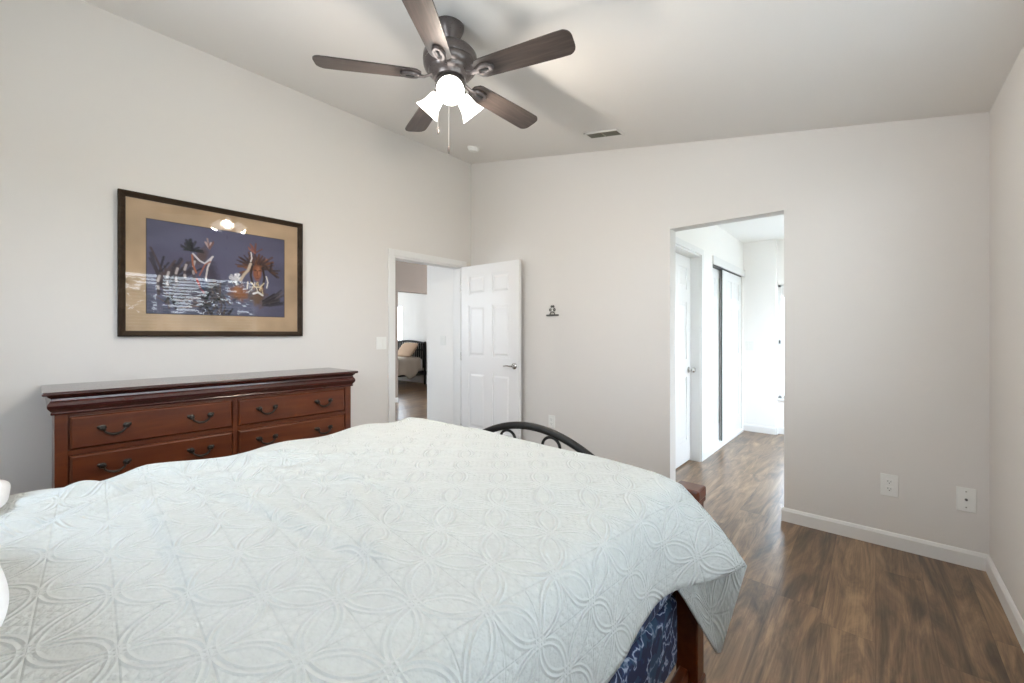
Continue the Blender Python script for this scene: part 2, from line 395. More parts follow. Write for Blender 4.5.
bm = B(); box(bm, VX0+0.045, VX1-0.045, YF-0.072, YF-0.068, VZ0+0.045, VZ1-0.045); obj('window_pane', bm, M_glass, added_win)

def base_profile(h=0.088, t=0.014):
    return [(0, 0), (t, 0), (t, h-0.018), (t*0.55, h-0.004), (t*0.3, h), (0, h)]
def baseboard(name, axis, p0, p1, at, side, mat=M_trim, h=0.088):
    bm = B(); pr = base_profile(h)
    if axis == 'y':   # runs along x, against wall y=at, room on side*-y
        pts = [(at - side*a, b_) for a, b_ in pr]; poly_prism(bm, pts, 'x', p0, p1)
    else:
        pts = [(at - side*a, b_) for a, b_ in pr]; poly_prism(bm, pts, 'y', p0, p1)
    return struct(name, bm, mat)
baseboard('baseboard_back', 'y', OX1-0.014, XR, YB, 1)
baseboard('baseboard_back_left', 'y', XL, OX0, YB, 1)
baseboard('baseboard_right', 'x', YF, YB, XR, 1)
baseboard('baseboard_left', 'x', YF, DY0-0.064, XL, -1)
baseboard('baseboard_opening', 'x', YB, YB+T, OX1, 1)
# casing of bedroom door : trim_1
def casing(name, axis, at, side, a0, a1, ztop, wdt=0.064, t=0.016, both=True):
    bm = B()
    def bb(u0, u1, z0, z1, tt):
        if axis == 'x': box(bm, min(at, at+side*tt), max(at, at+side*tt), u0, u1, z0, z1, bev=0.003)
        else: box(bm, u0, u1, min(at, at+side*tt), max(at, at+side*tt), z0, z1, bev=0.003)
    bb(a0-wdt, a0, 0, ztop+wdt, t); 
    if both: bb(a1, a1+wdt, 0, ztop+wdt, t)
    bb(a0, a1, ztop, ztop+wdt, t)
    return struct(name, bm, M_trim)
casing('trim_1', 'x', XL, 1, DY0, DY1, DZ)
bm = B()  # door jamb lining
box(bm, XL-T-0.002, XL+0.002, DY0-0.001, DY0+0.016, 0, DZ); box(bm, XL-T-0.002, XL+0.002, DY1-0.016, DY1+0.001, 0, DZ)
box(bm, XL-T-0.002, XL+0.002, DY0, DY1, DZ-0.016, DZ+0.001)
struct('trim_2', bm, M_trim)

# six-panel doors -------------------------------------------------
def six_panel_bm(w_, h_, th=0.035, M_=None, cols=2):
    bm = B(); core = th*0.55
    box(bm, 0, w_, -core/2, core/2, 0, h_, mat=M_)
    st = 0.115*w_/0.81 if w_ > 0.5 else 0.09
    rails = [(0, 0.215), (0.83, 1.0), (1.56, 1.68), (1.89, h_)]
    rails = [(a*h_/2.0, min(b_*h_/2.0 if b_ < h_ else h_, h_)) for a, b_ in rails]; rails[-1] = (rails[-1][0], h_)
    for s_ in (-1, 1):
        y0, y1 = (core/2, th/2) if s_ > 0 else (-th/2, -core/2)
        box(bm, 0, st, y0, y1, 0, h_, mat=M_); box(bm, w_-st, w_, y0, y1, 0, h_, mat=M_)
        box(bm, w_/2-st*0.42, w_/2+st*0.42, y0, y1, 0, h_, mat=M_)
        for a, b_ in rails: 
            box(bm, st, w_/2-st*0.42, y0, y1, a, b_, mat=M_); box(bm, w_/2+st*0.42, w_-st, y0, y1, a, b_, mat=M_)
        for k in range(3):
            z0, z1 = rails[k][1]+0.022, rails[k+1][0]-0.022
            for xa, xb in ((st+0.022, w_/2-st*0.42-0.022), (w_/2+st*0.42+0.022, w_-st-0.022)):
                # raised field with sloped edges
                ya = core/2*s_; yb = (th/2-0.001)*s_; q = 0.02
                a = [(xa, z0), (xb, z0), (xb, z1), (xa, z1)]; c = [(xa+q, z0+q), (xb-q, z0+q), (xb-q, z1-q), (xa+q, z1-q)]
                va = [bm.verts.new((x, ya, z)) for x, z in a]; vb = [bm.verts.new((x, yb, z)) for x, z in c]
                if M_ is not None:
                    for v in va+vb: v.co = M_ @ v.co
                bm.faces.new(vb)
                for i in range(4): bm.faces.new((va[i], va[(i+1) % 4], vb[(i+1) % 4], vb[i]))
    return bm
def lever(parent, M_, flip=1):
    bm = B()
    for s_ in (-1, 1):
        lathe(bm, [(0, 0), (0.032, 0), (0.032, 0.006), (0.026, 0.011), (0.012, 0.014), (0.011, 0.045), (0, 0.047)], 20,
              M_ @ Matrix.Rotation(R(90)*s_, 4, 'X') @ Matrix.Translation((0, 0, 0.0175)))
        y = -s_*0.058
        pts = [M_ @ Vector((0, y, 0)), M_ @ Vector((flip*0.03, y, 0.002)), M_ @ Vector((flip*0.07, y, 0.004)), M_ @ Vector((flip*0.115, y, -0.002))]
        tube(bm, pts, [0.011, 0.009, 0.008, 0.006], 8)
    return obj('door_handle', bm, M_nickel, parent, smooth='auto')
# door_1 : bedroom door swung open almost against the back wall
ang = R(2.6)
Md = Matrix.Translation((XL+0.018, 3.158, 0.012)) @ Matrix.Rotation(ang, 4, 'Z')
d1 = struct('door_1', six_panel_bm(0.815, 1.982, M_=Md), M_door)
lever(d1, Md @ Matrix.Translation((0.755, 0, 0.915)), -1)
bm = B()
for z in (0.2, 1.0, 1.78): 
    lathe(bm, [(0, -0.045), (0.006, -0.045), (0.006, 0.045), (0, 0.045)], 10, Matrix.Translation((XL+0.008, DY1-0.012, z)))
obj('hinge', bm, M_nickel, d1, smooth='auto')

# hallway beyond the back opening ---------------------------------
HX = -1.295; HZ = 2.43; HYE = 6.06; HYW = 6.15
bm = B(); box(bm, -3.4, 1.3, YB+T, 6.9, HZ, HZ+0.08); struct('ceiling_hallway', bm, M_white)
bm = B()   # left wall of hallway with recessed door and closet
RD0, RD1 = 3.50, 4.29
CD0, CD1, CDZ = 4.70, 6.00, 2.02
box(bm, HX-T, HX, YB+T, RD0, 0, HZ); box(bm, HX-T, HX, RD0, RD1, 2.02, HZ); box(bm, HX-T, HX, RD1, CD0, 0, HZ)
box(bm, HX-T, HX, CD0, CD1, CDZ, HZ); box(bm, HX-T, HX, CD1, HYE+0.1, 0, HZ)
struct('wall_hallway_left', bm, M_white)
bm = B(); box(bm, -2.1, -2.0, CD0-0.1, CD1+0.1, 0, HZ); box(bm, -2.0, HX-T, CD0-0.14, CD0-0.04, 0, HZ); struct('wall_closet', bm, M_white)
bm = B(); box(bm, -2.0, -0.935, HYE, HYE+0.12, 0, HZ); box(bm, -1.05, -0.935, HYE+0.12, HYW+0.1, 0, HZ); struct('wall_hallway_end', bm, M_white)
WX0, WX1 = -0.928, -0.32
bm = B()
box(bm, -0.935, WX0, HYW, HYW+0.12, 0, HZ); box(bm, WX1, 1.1, HYW, HYW+0.12, 0, HZ)
box(bm, WX0, WX1, HYW, HYW+0.12, 0, 0.44); box(bm, WX0, WX1, HYW, HYW+0.12, 1.87, HZ)
struct('wall_hallway_window', bm, M_white)
bm = B()
box(bm, 0.95, 1.05, YB+T, 4.2, 0, HZ); box(bm, 0.95, 1.05, 5.5, HYW, 0, HZ); box(bm, 0.95, 1.05, 4.2, 5.5, 0, 0.55); box(bm, 0.95, 1.05, 4.2, 5.5, 2.1, HZ)  # unseen window opening, added to brighten the hallway
struct('wall_hallway_right', bm, M_white)
baseboard('baseboard_hallway_left', 'x', RD1+0.065, CD0, HX, -1)
baseboard('baseboard_hallway_end', 'y', HX, -0.935, HYE, 1)
baseboard('baseboard_hallway_jog', 'x', HYE, HYW, -0.935, -1)
baseboard('baseboard_hallway_window', 'y', -0.935, 0.95, HYW, 1)
# narrow window with etched glass
bm = B(); fw = 0.035
box(bm, WX0, WX0+fw, HYW+0.02, HYW+0.08, 0.44, 1.87, bev=0.004); box(bm, WX1-fw, WX1, HYW+0.02, HYW+0.08, 0.44, 1.87, bev=0.004)
box(bm, WX0, WX1, HYW+0.02, HYW+0.08, 0.44, 0.44+fw, bev=0.004); box(bm, WX0, WX1, HYW+0.02, HYW+0.08, 1.87-fw, 1.87, bev=0.004)
win2 = struct('window_2', bm, M_trim)
bm = B(); box(bm, WX0+fw, WX1-fw, HYW+0.048, HYW+0.052, 0.44+fw, 1.87-fw); obj('window_pane', bm, M_etched, win2)
bm = B(); box(bm, WX0-0.02, WX1+0.02, HYW-0.035, HYW+0.02, 0.415, 0.44, bev=0.004); obj('window_sill', bm, M_trim, win2)
bm = B(); box(bm, WX0+0.012, WX0+0.026, HYW+0.005, HYW+0.02, 1.13, 1.17, bev=0.002); tube(bm, [(WX0+0.019, HYW+0.01, 1.15), (WX0+0.019, HYW-0.012, 1.145), (WX0+0.024, HYW-0.016, 1.13)], 0.004); obj('window_latch', bm, M_dark, win2)
bm = B(); box(bm, WX0+fw, WX1-fw, HYW+0.025, HYW+0.06, 1.87-fw-0.12, 1.87-fw, bev=0.006); obj('blind_headrail', bm, M_trim, win2)
# door_2 : closed recessed door in the hallway
XD = HX-0.09
Md = Matrix.Translation((XD-0.017, RD0+0.01, 0.012)) @ Matrix.Rotation(R(90), 4, 'Z')
d2 = struct('door_2', six_panel_bm(RD1-RD0-0.02, 1.985, M_=Md), M_door)
bm = B()
lathe(bm, [(0, 0), (0.03, 0), (0.03, 0.006), (0.012, 0.012), (0.011, 0.03), (0.024, 0.04), (0.028, 0.052), (0.02, 0.064), (0, 0.067)], 20,
      Matrix.Translation((XD, RD1-0.075, 0.90)) @ Matrix.Rotation(R(90), 4, 'Y'))
obj('door_knob', bm, M_nickel, d2, smooth='auto')
casing('trim_3', 'x', HX, 1, RD0, RD1, 2.02, wdt=0.06)
bm = B(); box(bm, HX-T, HX+0.001, RD1-0.014, RD1+0.001, 0, 2.02); box(bm, HX-T, HX+0.001, RD0-0.001, RD0+0.012, 0, 2.02); box(bm, HX-T, HX+0.001, RD0, RD1, 2.006, 2.021)
struct('trim_4', bm, M_trim)
# door_3 / door_4 : sliding closet doors, track
def closet(name, x, y0, y1):
    Md = Matrix.Translation((x, y0, 0.03)) @ Matrix.Rotation(R(90), 4, 'Z')
    return struct(name, six_panel_bm(y1-y0, CDZ-0.07, 0.03, M_=Md), M_door)
closet('door_3', HX-0.075, 4.70, 5.42)
closet('door_4', HX-0.032, 5.165, 5.995)
bm = B(); box(bm, HX-0.040, HX-0.028, 5.158, 5.1645, 0.03, CDZ-0.04); struct('closet_gap_shade', bm, M_gap)  # dark strip on the door edge stands in for the shaded gap
bm = B(); box(bm, HX-0.11, HX-0.012, CD0, CD1, CDZ-0.035, CDZ); struct('trim_6', bm, M_gap)
bm = B(); box(bm, HX-0.004, HX+0.018, CD0-0.02, HYE, CDZ-0.03, CDZ+0.055, bev=0.004); box(bm, HX-0.11, HX+0.014, CD0, CD1, 0, 0.03, bev=0.003); struct('trim_7', bm, M_trim)

# hall and far bedroom beyond the left door -----------------------
HZ2 = 2.75; LX_ = -6.60
bm = B(); box(bm, -11.0, LX_-T, 0.9, 6.62, HZ2, HZ2+0.08); box(bm, LX_-T, XL-T, 0.9, 8.7, HZ2, HZ2+0.08); struct('ceiling_landing', bm, M_wall)
bm = B(); box(bm, -4.32, XL-T, YB-0.005, 8.6, 0, HZ2); struct('wall_landing_right', bm, M_white)
bm = B()
box(bm, -7.0, -5.4, 1.0, 1.1, 0, HZ2); box(bm, -4.6, XL-T, 1.0, 1.1, 0, HZ2); box(bm, -5.4, -4.6, 1.0, 1.1, 0, 1.1); box(bm, -5.4, -4.6, 1.0, 1.1, 1.95, HZ2)  # unseen opening added to light the white landing wall opposite
struct('wall_landing_left', bm, M_white)
LX = -6.60; LY0, LY1 = 4.385, 5.32; LZ = 2.035
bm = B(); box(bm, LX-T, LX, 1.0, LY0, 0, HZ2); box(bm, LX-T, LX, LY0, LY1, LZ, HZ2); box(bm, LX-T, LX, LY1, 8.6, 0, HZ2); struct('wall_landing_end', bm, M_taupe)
baseboard('baseboard_landing', 'x', 1.1, LY0, LX, -1)
# far bedroom
bm = B()
EY0, EY1, EZ0, EZ1 = 4.0, 5.2, 0.95, 2.0  # end wall window opening is unseen, added to light the far bedroom
box(bm, -10.9, -10.8, 3.2, EY0, 0, HZ2); box(bm, -10.9, -10.8, EY1, 6.6, 0, HZ2); box(bm, -10.9, -10.8, EY0, EY1, 0, EZ0); box(bm, -10.9, -10.8, EY0, EY1, EZ1, HZ2)
struct('wall_bedroom_end', bm, M_white)
bm = B(); box(bm, -10.8, LX-T, 3.1, 3.2, 0, HZ2); struct('wall_bedroom_left', bm, M_white)
QX0, QX1, QZ0, QZ1 = -10.5, -9.60, 1.06, 2.03
bm = B(); YQ = 6.50
box(bm, -10.8, QX0, YQ, YQ+0.1, 0, HZ2); box(bm, QX1, LX-T, YQ, YQ+0.1, 0, HZ2); box(bm, QX0, QX1, YQ, YQ+0.1, 0, QZ0); box(bm, QX0, QX1, YQ, YQ+0.1, QZ1, HZ2)
struct('wall_bedroom_right', bm, M_white)
bm = B()
for q in ((QX0, QX0+0.04, QZ0, QZ1), (QX1-0.04, QX1, QZ0, QZ1), (QX0, QX1, QZ0, QZ0+0.04), (QX0, QX1, QZ1-0.04, QZ1)):
    box(bm, q[0], q[1], YQ+0.03, YQ+0.07, q[2], q[3])
win3 = struct('window_3', bm, M_trim)
bm = B(); box(bm, QX0+0.04, QX1-0.04, YQ+0.048, YQ+0.052, QZ0+0.04, QZ1-0.04); obj('window_pane', bm, M_glass, win3)

# daylight window in the right wall with blinds --------------------
bm = B(); f = 0.045; xw0, xw1 = XR+0.07, XR+0.13
mid = (WY0+WY1)/2
for a in ((WY0, WY0+f, WZ0, WZ1), (WY1-f, WY1, WZ0, WZ1), (WY0+f, WY1-f, WZ0, WZ0+f), (WY0+f, WY1-f, WZ1-f, WZ1), (mid-0.03, mid+0.03, WZ0+f, WZ1-f)):
    box(bm, xw0, xw1, a[0], a[1], a[2], a[3], bev=0.004)
win1 = struct('window_1', bm, M_trim)
for y0, y1 in ((WY0+f, mid-0.03), (mid+0.03, WY1-f)):
    bm = B(); box(bm, XR+0.098, XR+0.102, y0, y1, WZ0+f, WZ1-f); obj('window_pane', bm, M_glass, win1)
bm = B(); box(bm, XR-0.03, XR+0.07, WY0-0.03, WY1+0.03, WZ0-0.02, WZ0, bev=0.004); obj('window_sill', bm, M_trim, win1)
bm = B()
z = WZ0+0.05
while z < WZ1-0.07:
    box(bm, -0.024, 0.024, WY0+0.02, WY1-0.02, -0.0011, 0.0011, mat=Matrix.Translation((XR+0.036, 0, z)) @ Matrix.Rotation(R(14), 4, 'Y')); z += 0.044
tag_bl = thing('window_blind', 'white horizontal slat blind hung in the daylight window', 'window blind', (XR+0.036, mid, WZ1))
obj('slats', bm, M_trim, tag_bl)
bm = B(); box(bm, XR+0.008, XR+0.064, WY0+0.012, WY1-0.012, WZ1-0.05, WZ1-0.002, bev=0.004); obj('headrail', bm, M_trim, tag_bl)
bm = B(); box(bm, XR+0.012, XR+0.060, WY0+0.02, WY1-0.02, WZ0+0.012, WZ0+0.028, bev=0.004); obj('bottom_rail', bm, M_trim, tag_bl)

# yard outside, mirrored in the picture glass ----------------------
bm = B(); box(bm, 1.35, 30, -20, 25, -0.4, -0.3); struct('ground', bm, M_grass)
bm = B(); box(bm, 12, 12.06, -14, 22, -0.3, 2.0); tag(obj('yard_fence', bm, M_fence), 'weathered brown board fence across the yard outside the window', 'fence')
def tree(x, y, h, r, seed, label):
    t_ = thing('yard_tree', label, 'tree', (x, y, -0.3), group='trees in the yard')
    rnd = random.Random(seed)
    bm = B(); tube(bm, [(x, y, -0.3), (x+0.05, y, h*0.35), (x-0.05, y+0.1, h*0.7)], [0.14, 0.10, 0.06], 8)
    for k in range(5):
        a = rnd.uniform(0, 6.28); tube(bm, [(x, y, h*0.35), (x+math.cos(a)*r*0.5, y+math.sin(a)*r*0.5, h*0.75)], [0.06, 0.03], 6)
    obj('trunk', bm, M_bark, t_)
    bm = B()
    for k in range(240):
        a = rnd.uniform(0, 6.28); e = rnd.uniform(-1, 1); rr = r*rnd.uniform(0.5, 1.0)
        c = Vector((x+rr*math.cos(a)*math.sqrt(1-e*e), y+rr*math.sin(a)*math.sqrt(1-e*e), h*0.72+rr*e*0.75))
        bmesh.ops.create_icosphere(bm, subdivisions=1, radius=rnd.uniform(0.06, 0.17), matrix=Matrix.Translation(c) @ Matrix.Diagonal((1, 1, 0.5, 1)))
    obj('crown', bm, M_leaf, t_)
tree(7.5, 1.4, 2.7, 1.1, 1, 'round leafy tree in the yard nearest the window')
tree(9.5, 4.4, 3.0, 1.2, 2, 'broad leafy tree behind the others near the fence')
tree(8.6, 6.9, 2.5, 0.9, 3, 'small leafy tree at the far end of the yard')

# ------------------------------------------------------------ dresser
DX0, DXF = XL+0.012, -3.05
dr = thing('dresser', 'long dark cherry wood dresser with bail handles below the framed picture', 'dresser', ((DX0+DXF)/2, 0.835, 0))
by0, by1 = 0.066, 1.604
bm = B()
box(bm, DX0, DXF-0.008, by0, by1, 0.08, 0.86, bev=0.002)
# face frame stiles and rails
for a, b_ in ((by0, by0+0.046), (0.822, 0.848), (by1-0.046, by1)): box(bm, DXF-0.008, DXF+0.004, a, b_, 0.08, 0.86, bev=0.002)
dz = [(0.668, 0.834), (0.471, 0.637), (0.274, 0.440), (0.110, 0.243)]
zs = [0.86] + [v for p in dz for v in (p[1], p[0])] + [0.08]
for i in range(0, len(zs), 2):
    box(bm, DXF-0.008, DXF+0.002, by0+0.046, 0.822, zs[i+1]+0.004, zs[i]-0.002); box(bm, DXF-0.008, DXF+0.002, 0.848, by1-0.046, zs[i+1]+0.004, zs[i]-0.002)
obj('body', bm, M_cherry, dr)
# moulded base
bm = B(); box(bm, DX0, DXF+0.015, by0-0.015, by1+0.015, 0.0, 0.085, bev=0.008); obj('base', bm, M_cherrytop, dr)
# cornice: ogee profile swept round three sides
prof = [(0.000, 0.848), (0.012, 0.850), (0.014, 0.858), (0.010, 0.864), (0.016, 0.872), (0.024, 0.884), (0.026, 0.896), (0.022, 0.908), (0.014, 0.920), (0.012, 0.930), (0.020, 0.938), (0.024, 0.942), (0.026, 0.948), (0.0, 0.948)]
def sweep3(bm, prof, x0, xf, y0, y1):
    rows = []
    for o_, z in prof:
        rows.append([bm.verts.new(p) for p in ((x0, y0-o_, z), (xf+o_, y0-o_, z), (xf+o_, y1+o_, z), (x0, y1+o_, z))])
    for a, b_ in zip(rows[:-1], rows[1:]):
        for k in range(3): bm.faces.new((a[k], a[k+1], b_[k+1], b_[k]))
        bm.faces.new((a[3], a[0], b_[0], b_[3]))
    bm.faces.new(rows[0]); bm.faces.new(rows[-1])
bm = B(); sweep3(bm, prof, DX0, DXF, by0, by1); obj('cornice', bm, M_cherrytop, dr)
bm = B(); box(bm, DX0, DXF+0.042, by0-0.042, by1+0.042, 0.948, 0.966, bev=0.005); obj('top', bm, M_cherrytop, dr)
def drawer_bm(y0, y1, z0, z1):
    bm = B(); q = 0.010; xa, xb = DXF-0.004, DXF+0.016
    lv = [(0, xa), (0, xa+0.010), (q*0.5, xb-0.004), (q, xb)]
    rows = []
    for o_, x in lv: rows.append([bm.verts.new(p) for p in ((x, y0+o_, z0+o_), (x, y1-o_, z0+o_), (x, y1-o_, z1-o_), (x, y0+o_, z1-o_))])
    for a, b_ in zip(rows[:-1], rows[1:]):
        for k in range(4): bm.faces.new((a[k], a[(k+1) % 4], b_[(k+1) % 4], b_[k]))
    bm.faces.new(rows[0]); bm.faces.new(rows[-1])
    return bm
def bail(parent, y, z):
    bm = B(); x = DXF+0.016
    for s_ in (-1, 1):
        lathe(bm, [(0, 0), (0.015, 0), (0.016, 0.003), (0.008, 0.007), (0.007, 0.014), (0.013, 0.018), (0.010, 0.025), (0, 0.027)], 14,
              Matrix.Translation((x, y+s_*0.046, z+0.014)) @ Matrix.Rotation(R(90), 4, 'Y'))
        # small leaf rosette
        lathe(bm, [(0, 0), (0.010, 0), (0.006, 0.004), (0, 0.005)], 12, Matrix.Translation((x, y+s_*0.058, z+0.018)) @ Matrix.Rotation(R(90), 4, 'Y'))
    pts = []
    for k in range(13):
        a = k/12; yy = -0.046+0.092*a
        zz = 0.014-0.037*(math.sin(math.pi*a)**0.45)
        if k in (0, 12): yy *= 1.0
        pts.append((x+0.018, y+yy*0.98, z+zz))
    tube(bm, pts, [0.0045+0.0025*math.sin(math.pi*k/12) for k in range(13)], 8)
    return obj('handle', bm, M_antique, parent, smooth='auto')
for (z0, z1) in dz:
    for (y0, y1) in ((0.118, 0.818), (0.852, 1.552)):
        d_ = obj('drawer', drawer_bm(y0, y1, z0, z1), M_cherry, dr)
        yc = (y0+y1)/2
        for s_ in (-1, 1): bail(d_, yc+s_*0.187, (z0+z1)/2-0.003)

# ------------------------------------------------------------ framed picture
PY0, PY1, PZ0, PZ1 = 0.336, 1.424, 1.234, 2.138
pic = thing('framed_picture', 'large framed print of a feathered rider and horse on blue above the dresser', 'picture', (XL, (PY0+PY1)/2, PZ0))
bm = B(); fwid = 0.036
def frame_side(p, q, inner_p, inner_q):
    pass
prof = [(0.0, 0.002), (0.0, 0.032), (0.006, 0.036), (0.014, 0.033), (0.022, 0.026), (0.030, 0.022), (fwid, 0.020), (fwid, 0.002)]
rows = []
for o_, h in prof:
    rows.append([bm.verts.new((XL+h, y, z)) for y, z in ((PY0+o_, PZ0+o_), (PY1-o_, PZ0+o_), (PY1-o_, PZ1-o_), (PY0+o_, PZ1-o_))])
for i in range(len(rows)):
    a, b_ = rows[i], rows[(i+1) % len(rows)]
    for k in range(4): bm.faces.new((a[k], a[(k+1) % 4], b_[(k+1) % 4], b_[k]))
obj('frame', bm, M_frame, pic)
# art: raster painted onto a fine grid as colour attribute
NW, NH = 260, 210
iy0, iy1, iz0, iz1 = PY0+0.030, PY1-0.030, PZ0+0.030, PZ1-0.030
U, V = np.meshgrid(np.linspace(0, 1, NW), np.linspace(0, 1, NH))      # U: left->right, V: top->bottom
rng = np.random.default_rng(3)
def smooth_noise(nx, ny, seed):
    g = np.random.default_rng(seed).random((ny+1, nx+1))
    xs = U*nx; ys = V*ny; x0 = np.clip(xs.astype(int), 0, nx-1); y0 = np.clip(ys.astype(int), 0, ny-1)
    fx = xs-x0; fy = ys-y0; fx = fx*fx*(3-2*fx); fy = fy*fy*(3-2*fy)
    return (g[y0, x0]*(1-fx)+g[y0, x0+1]*fx)*(1-fy)+(g[y0+1, x0]*(1-fx)+g[y0+1, x0+1]*fx)*fy
def s2l(c): c = np.array(c)/255.0; return np.where(c <= 0.04045, c/12.92, ((c+0.055)/1.055)**2.4)
mat_n = smooth_noise(7, 6, 1)*0.6+smooth_noise(20, 16, 2)*0.4
img = s2l((174, 149, 121))[None, None, :]*(0.80+0.4*mat_n)[..., None]
inner = (U > 0.104) & (U < 0.897) & (V > 0.145) & (V < 0.858)
bl = smooth_noise(3, 9, 5)*0.7+smooth_noise(12, 20, 6)*0.3
blue = s2l((84, 83, 104))[None, None, :]*(0.75+0.5*bl)[..., None]
img = np.where(inner[..., None], blue, img)
def blob(cx, cy, rx, ry, ang, col, soft=0.15, jag=0.0, seed=0, a=1.0):
    global img
    c, s_ = math.cos(ang), math.sin(ang); dx = (U-cx)*1.2; dy = V-cy
    x = (dx*c+dy*s_)/(rx*1.2); y = (-dx*s_+dy*c)/ry
    d = np.sqrt(x*x+y*y)
    if jag: d = d*(1+jag*(smooth_noise(60, 50, seed)-0.5))
    m = np.clip((1-d)/soft, 0, 1)*inner*a
    img = img*(1-m[..., None])+s2l(col)*m[..., None]
def stroke(pts, wd, col, a=1.0):
    global img
    m = np.zeros_like(U)
    for (x0, y0), (x1, y1) in zip(pts[:-1], pts[1:]):
        px, py = (U-x0)*1.2, V-y0; qx, qy = (x1-x0)*1.2, y1-y0
        h = np.clip((px*qx+py*qy)/(qx*qx+qy*qy+1e-9), 0, 1)
        d = np.hypot(px-qx*h, py-qy*h); m = np.maximum(m, np.clip((wd-d)/(wd*0.4), 0, 1))
    m = m*inner*a; img = img*(1-m[..., None])+s2l(col)*m[..., None]
rnd = random.Random(12)
def tuft(cx, cy, n_, a0, a1, L0, L1, wd, cols, r0=0.0):
    for k in range(n_):
        a = rnd.uniform(a0, a1); L = rnd.uniform(L0, L1); c0 = rnd.choice(cols); q = rnd.uniform(0.75, 1.2)
        x0, y0 = cx+r0*rnd.uniform(-1, 1), cy+r0*rnd.uniform(-1, 1)
        x1, y1 = x0+L*math.sin(a), y0-L*1.2*math.cos(a)
        stroke([(x0, y0), (x1, y1)], wd*rnd.uniform(0.6, 1.2), tuple(min(255, c*q) for c in c0), 0.8)
DK = [(58, 52, 60), (72, 62, 68), (46, 42, 50), (88, 72, 72)]; BR = [(96, 62, 48), (120, 78, 56), (70, 50, 46), (58, 46, 50)]
blob(0.36, 0.68, 0.15, 0.20, 0.2, (70, 64, 76), 0.7, 0.8, 11, 0.8)
blob(0.44, 0.52, 0.045, 0.17, -0.25, (66, 60, 74), 0.6, 0.6, 12, 0.9)
blob(0.385, 0.38, 0.04, 0.11, 0.4, (84, 68, 66), 0.6, 0.5, 13, 0.9)
tuft(0.20, 0.62, 26, -0.5, 1.0, 0.08, 0.20, 0.012, DK, 0.05)                 # long banded plumes at left
for k in range(5):
    x = 0.16+0.045*k; y = 0.55-0.035*k
    stroke([(x, y+0.16), (x-0.006, y+0.04), (x+0.012, y)], 0.012, (76, 66, 70)); stroke([(x-0.004, y+0.06), (x+0.004, y+0.02)], 0.010, (168, 158, 156)); stroke([(x-0.002, y+0.12), (x-0.004, y+0.10)], 0.010, (150, 140, 140))
tuft(0.325, 0.345, 22, -1.7, 1.7, 0.03, 0.075, 0.010, [(40, 44, 44), (52, 50, 54), (36, 36, 42)])
tuft(0.425, 0.31, 8, -0.6, 0.5, 0.03, 0.07, 0.008, [(150, 104, 88), (176, 150, 146), (120, 84, 78)])
stroke([(0.335, 0.37), (0.37, 0.42), (0.40, 0.44), (0.445, 0.375)], 0.008, (196, 192, 196)); stroke([(0.33, 0.38), (0.335, 0.46), (0.352, 0.52)], 0.008, (156, 96, 72))
stroke([(0.44, 0.38), (0.415, 0.47), (0.405, 0.56), (0.42, 0.66)], 0.007, (204, 198, 196)); stroke([(0.355, 0.57), (0.375, 0.64), (0.395, 0.68)], 0.008, (150, 56, 50))
stroke([(0.37, 0.54), (0.40, 0.45), (0.43, 0.42)], 0.006, (150, 92, 76))
blob(0.40, 0.62, 0.035, 0.06, 0, (52, 58, 84), 0.5, 0.3, 21)
tuft(0.46, 0.60, 16, 2.6, 3.7, 0.05, 0.16, 0.008, DK, 0.04)
# rider
tuft(0.705, 0.43, 70, -2.2, 1.9, 0.05, 0.135, 0.010, BR, 0.015)
tuft(0.70, 0.30, 10, -1.2, 1.3, 0.03, 0.07, 0.009, [(150, 96, 84), (120, 74, 64)])
tuft(0.80, 0.45, 16, -1.0, 2.4, 0.03, 0.07, 0.010, [(60, 46, 44), (84, 60, 52)])
tuft(0.575, 0.55, 30, -3.1, 3.1, 0.01, 0.045, 0.010, [(206, 204, 208), (178, 176, 184), (220, 218, 220)])
stroke([(0.672, 0.40), (0.655, 0.46), (0.63, 0.50), (0.61, 0.55)], 0.013, (188, 170, 150)); stroke([(0.675, 0.30), (0.68, 0.35), (0.672, 0.38)], 0.006, (214, 210, 206))
blob(0.60, 0.66, 0.075, 0.09, 0.3, (126, 78, 52), 0.6, 0.5, 15); blob(0.585, 0.635, 0.03, 0.04, 0.3, (156, 104, 72), 0.8, 0.4, 25, 0.7)
blob(0.72, 0.68, 0.07, 0.11, 0, (92, 68, 54), 0.6, 0.6, 16)
blob(0.715, 0.475, 0.034, 0.085, 0.0, (136, 84, 60), 0.4, 0.15, 17); blob(0.722, 0.465, 0.018, 0.06, 0.0, (170, 112, 82), 0.8, 0.1, 18, 0.7)
stroke([(0.697, 0.452), (0.708, 0.455)], 0.005, (52, 32, 26)); stroke([(0.724, 0.455), (0.735, 0.452)], 0.005, (52, 32, 26))
stroke([(0.716, 0.46), (0.715, 0.497), (0.721, 0.500)], 0.004, (98, 58, 44)); stroke([(0.706, 0.522), (0.726, 0.522)], 0.004, (84, 44, 36))
stroke([(0.682, 0.42), (0.672, 0.50), (0.69, 0.60)], 0.010, (50, 38, 36)); stroke([(0.752, 0.42), (0.762, 0.52), (0.75, 0.60)], 0.010, (50, 38, 36))
tuft(0.715, 0.575, 26, 2.4, 3.9, 0.02, 0.07, 0.004, [(204, 180, 140), (170, 130, 90), (222, 214, 200), (90, 90, 110)], 0.03)
stroke([(0.672, 0.56), (0.70, 0.60), (0.735, 0.60), (0.76, 0.56)], 0.005, (206, 190, 160)); stroke([(0.69, 0.66), (0.72, 0.645), (0.75, 0.67)], 0.010, (206, 202, 200))
stroke([(0.775, 0.50), (0.785, 0.55), (0.778, 0.60)], 0.006, (206, 200, 194)); stroke([(0.655, 0.56), (0.65, 0.62)], 0.006, (200, 190, 180))
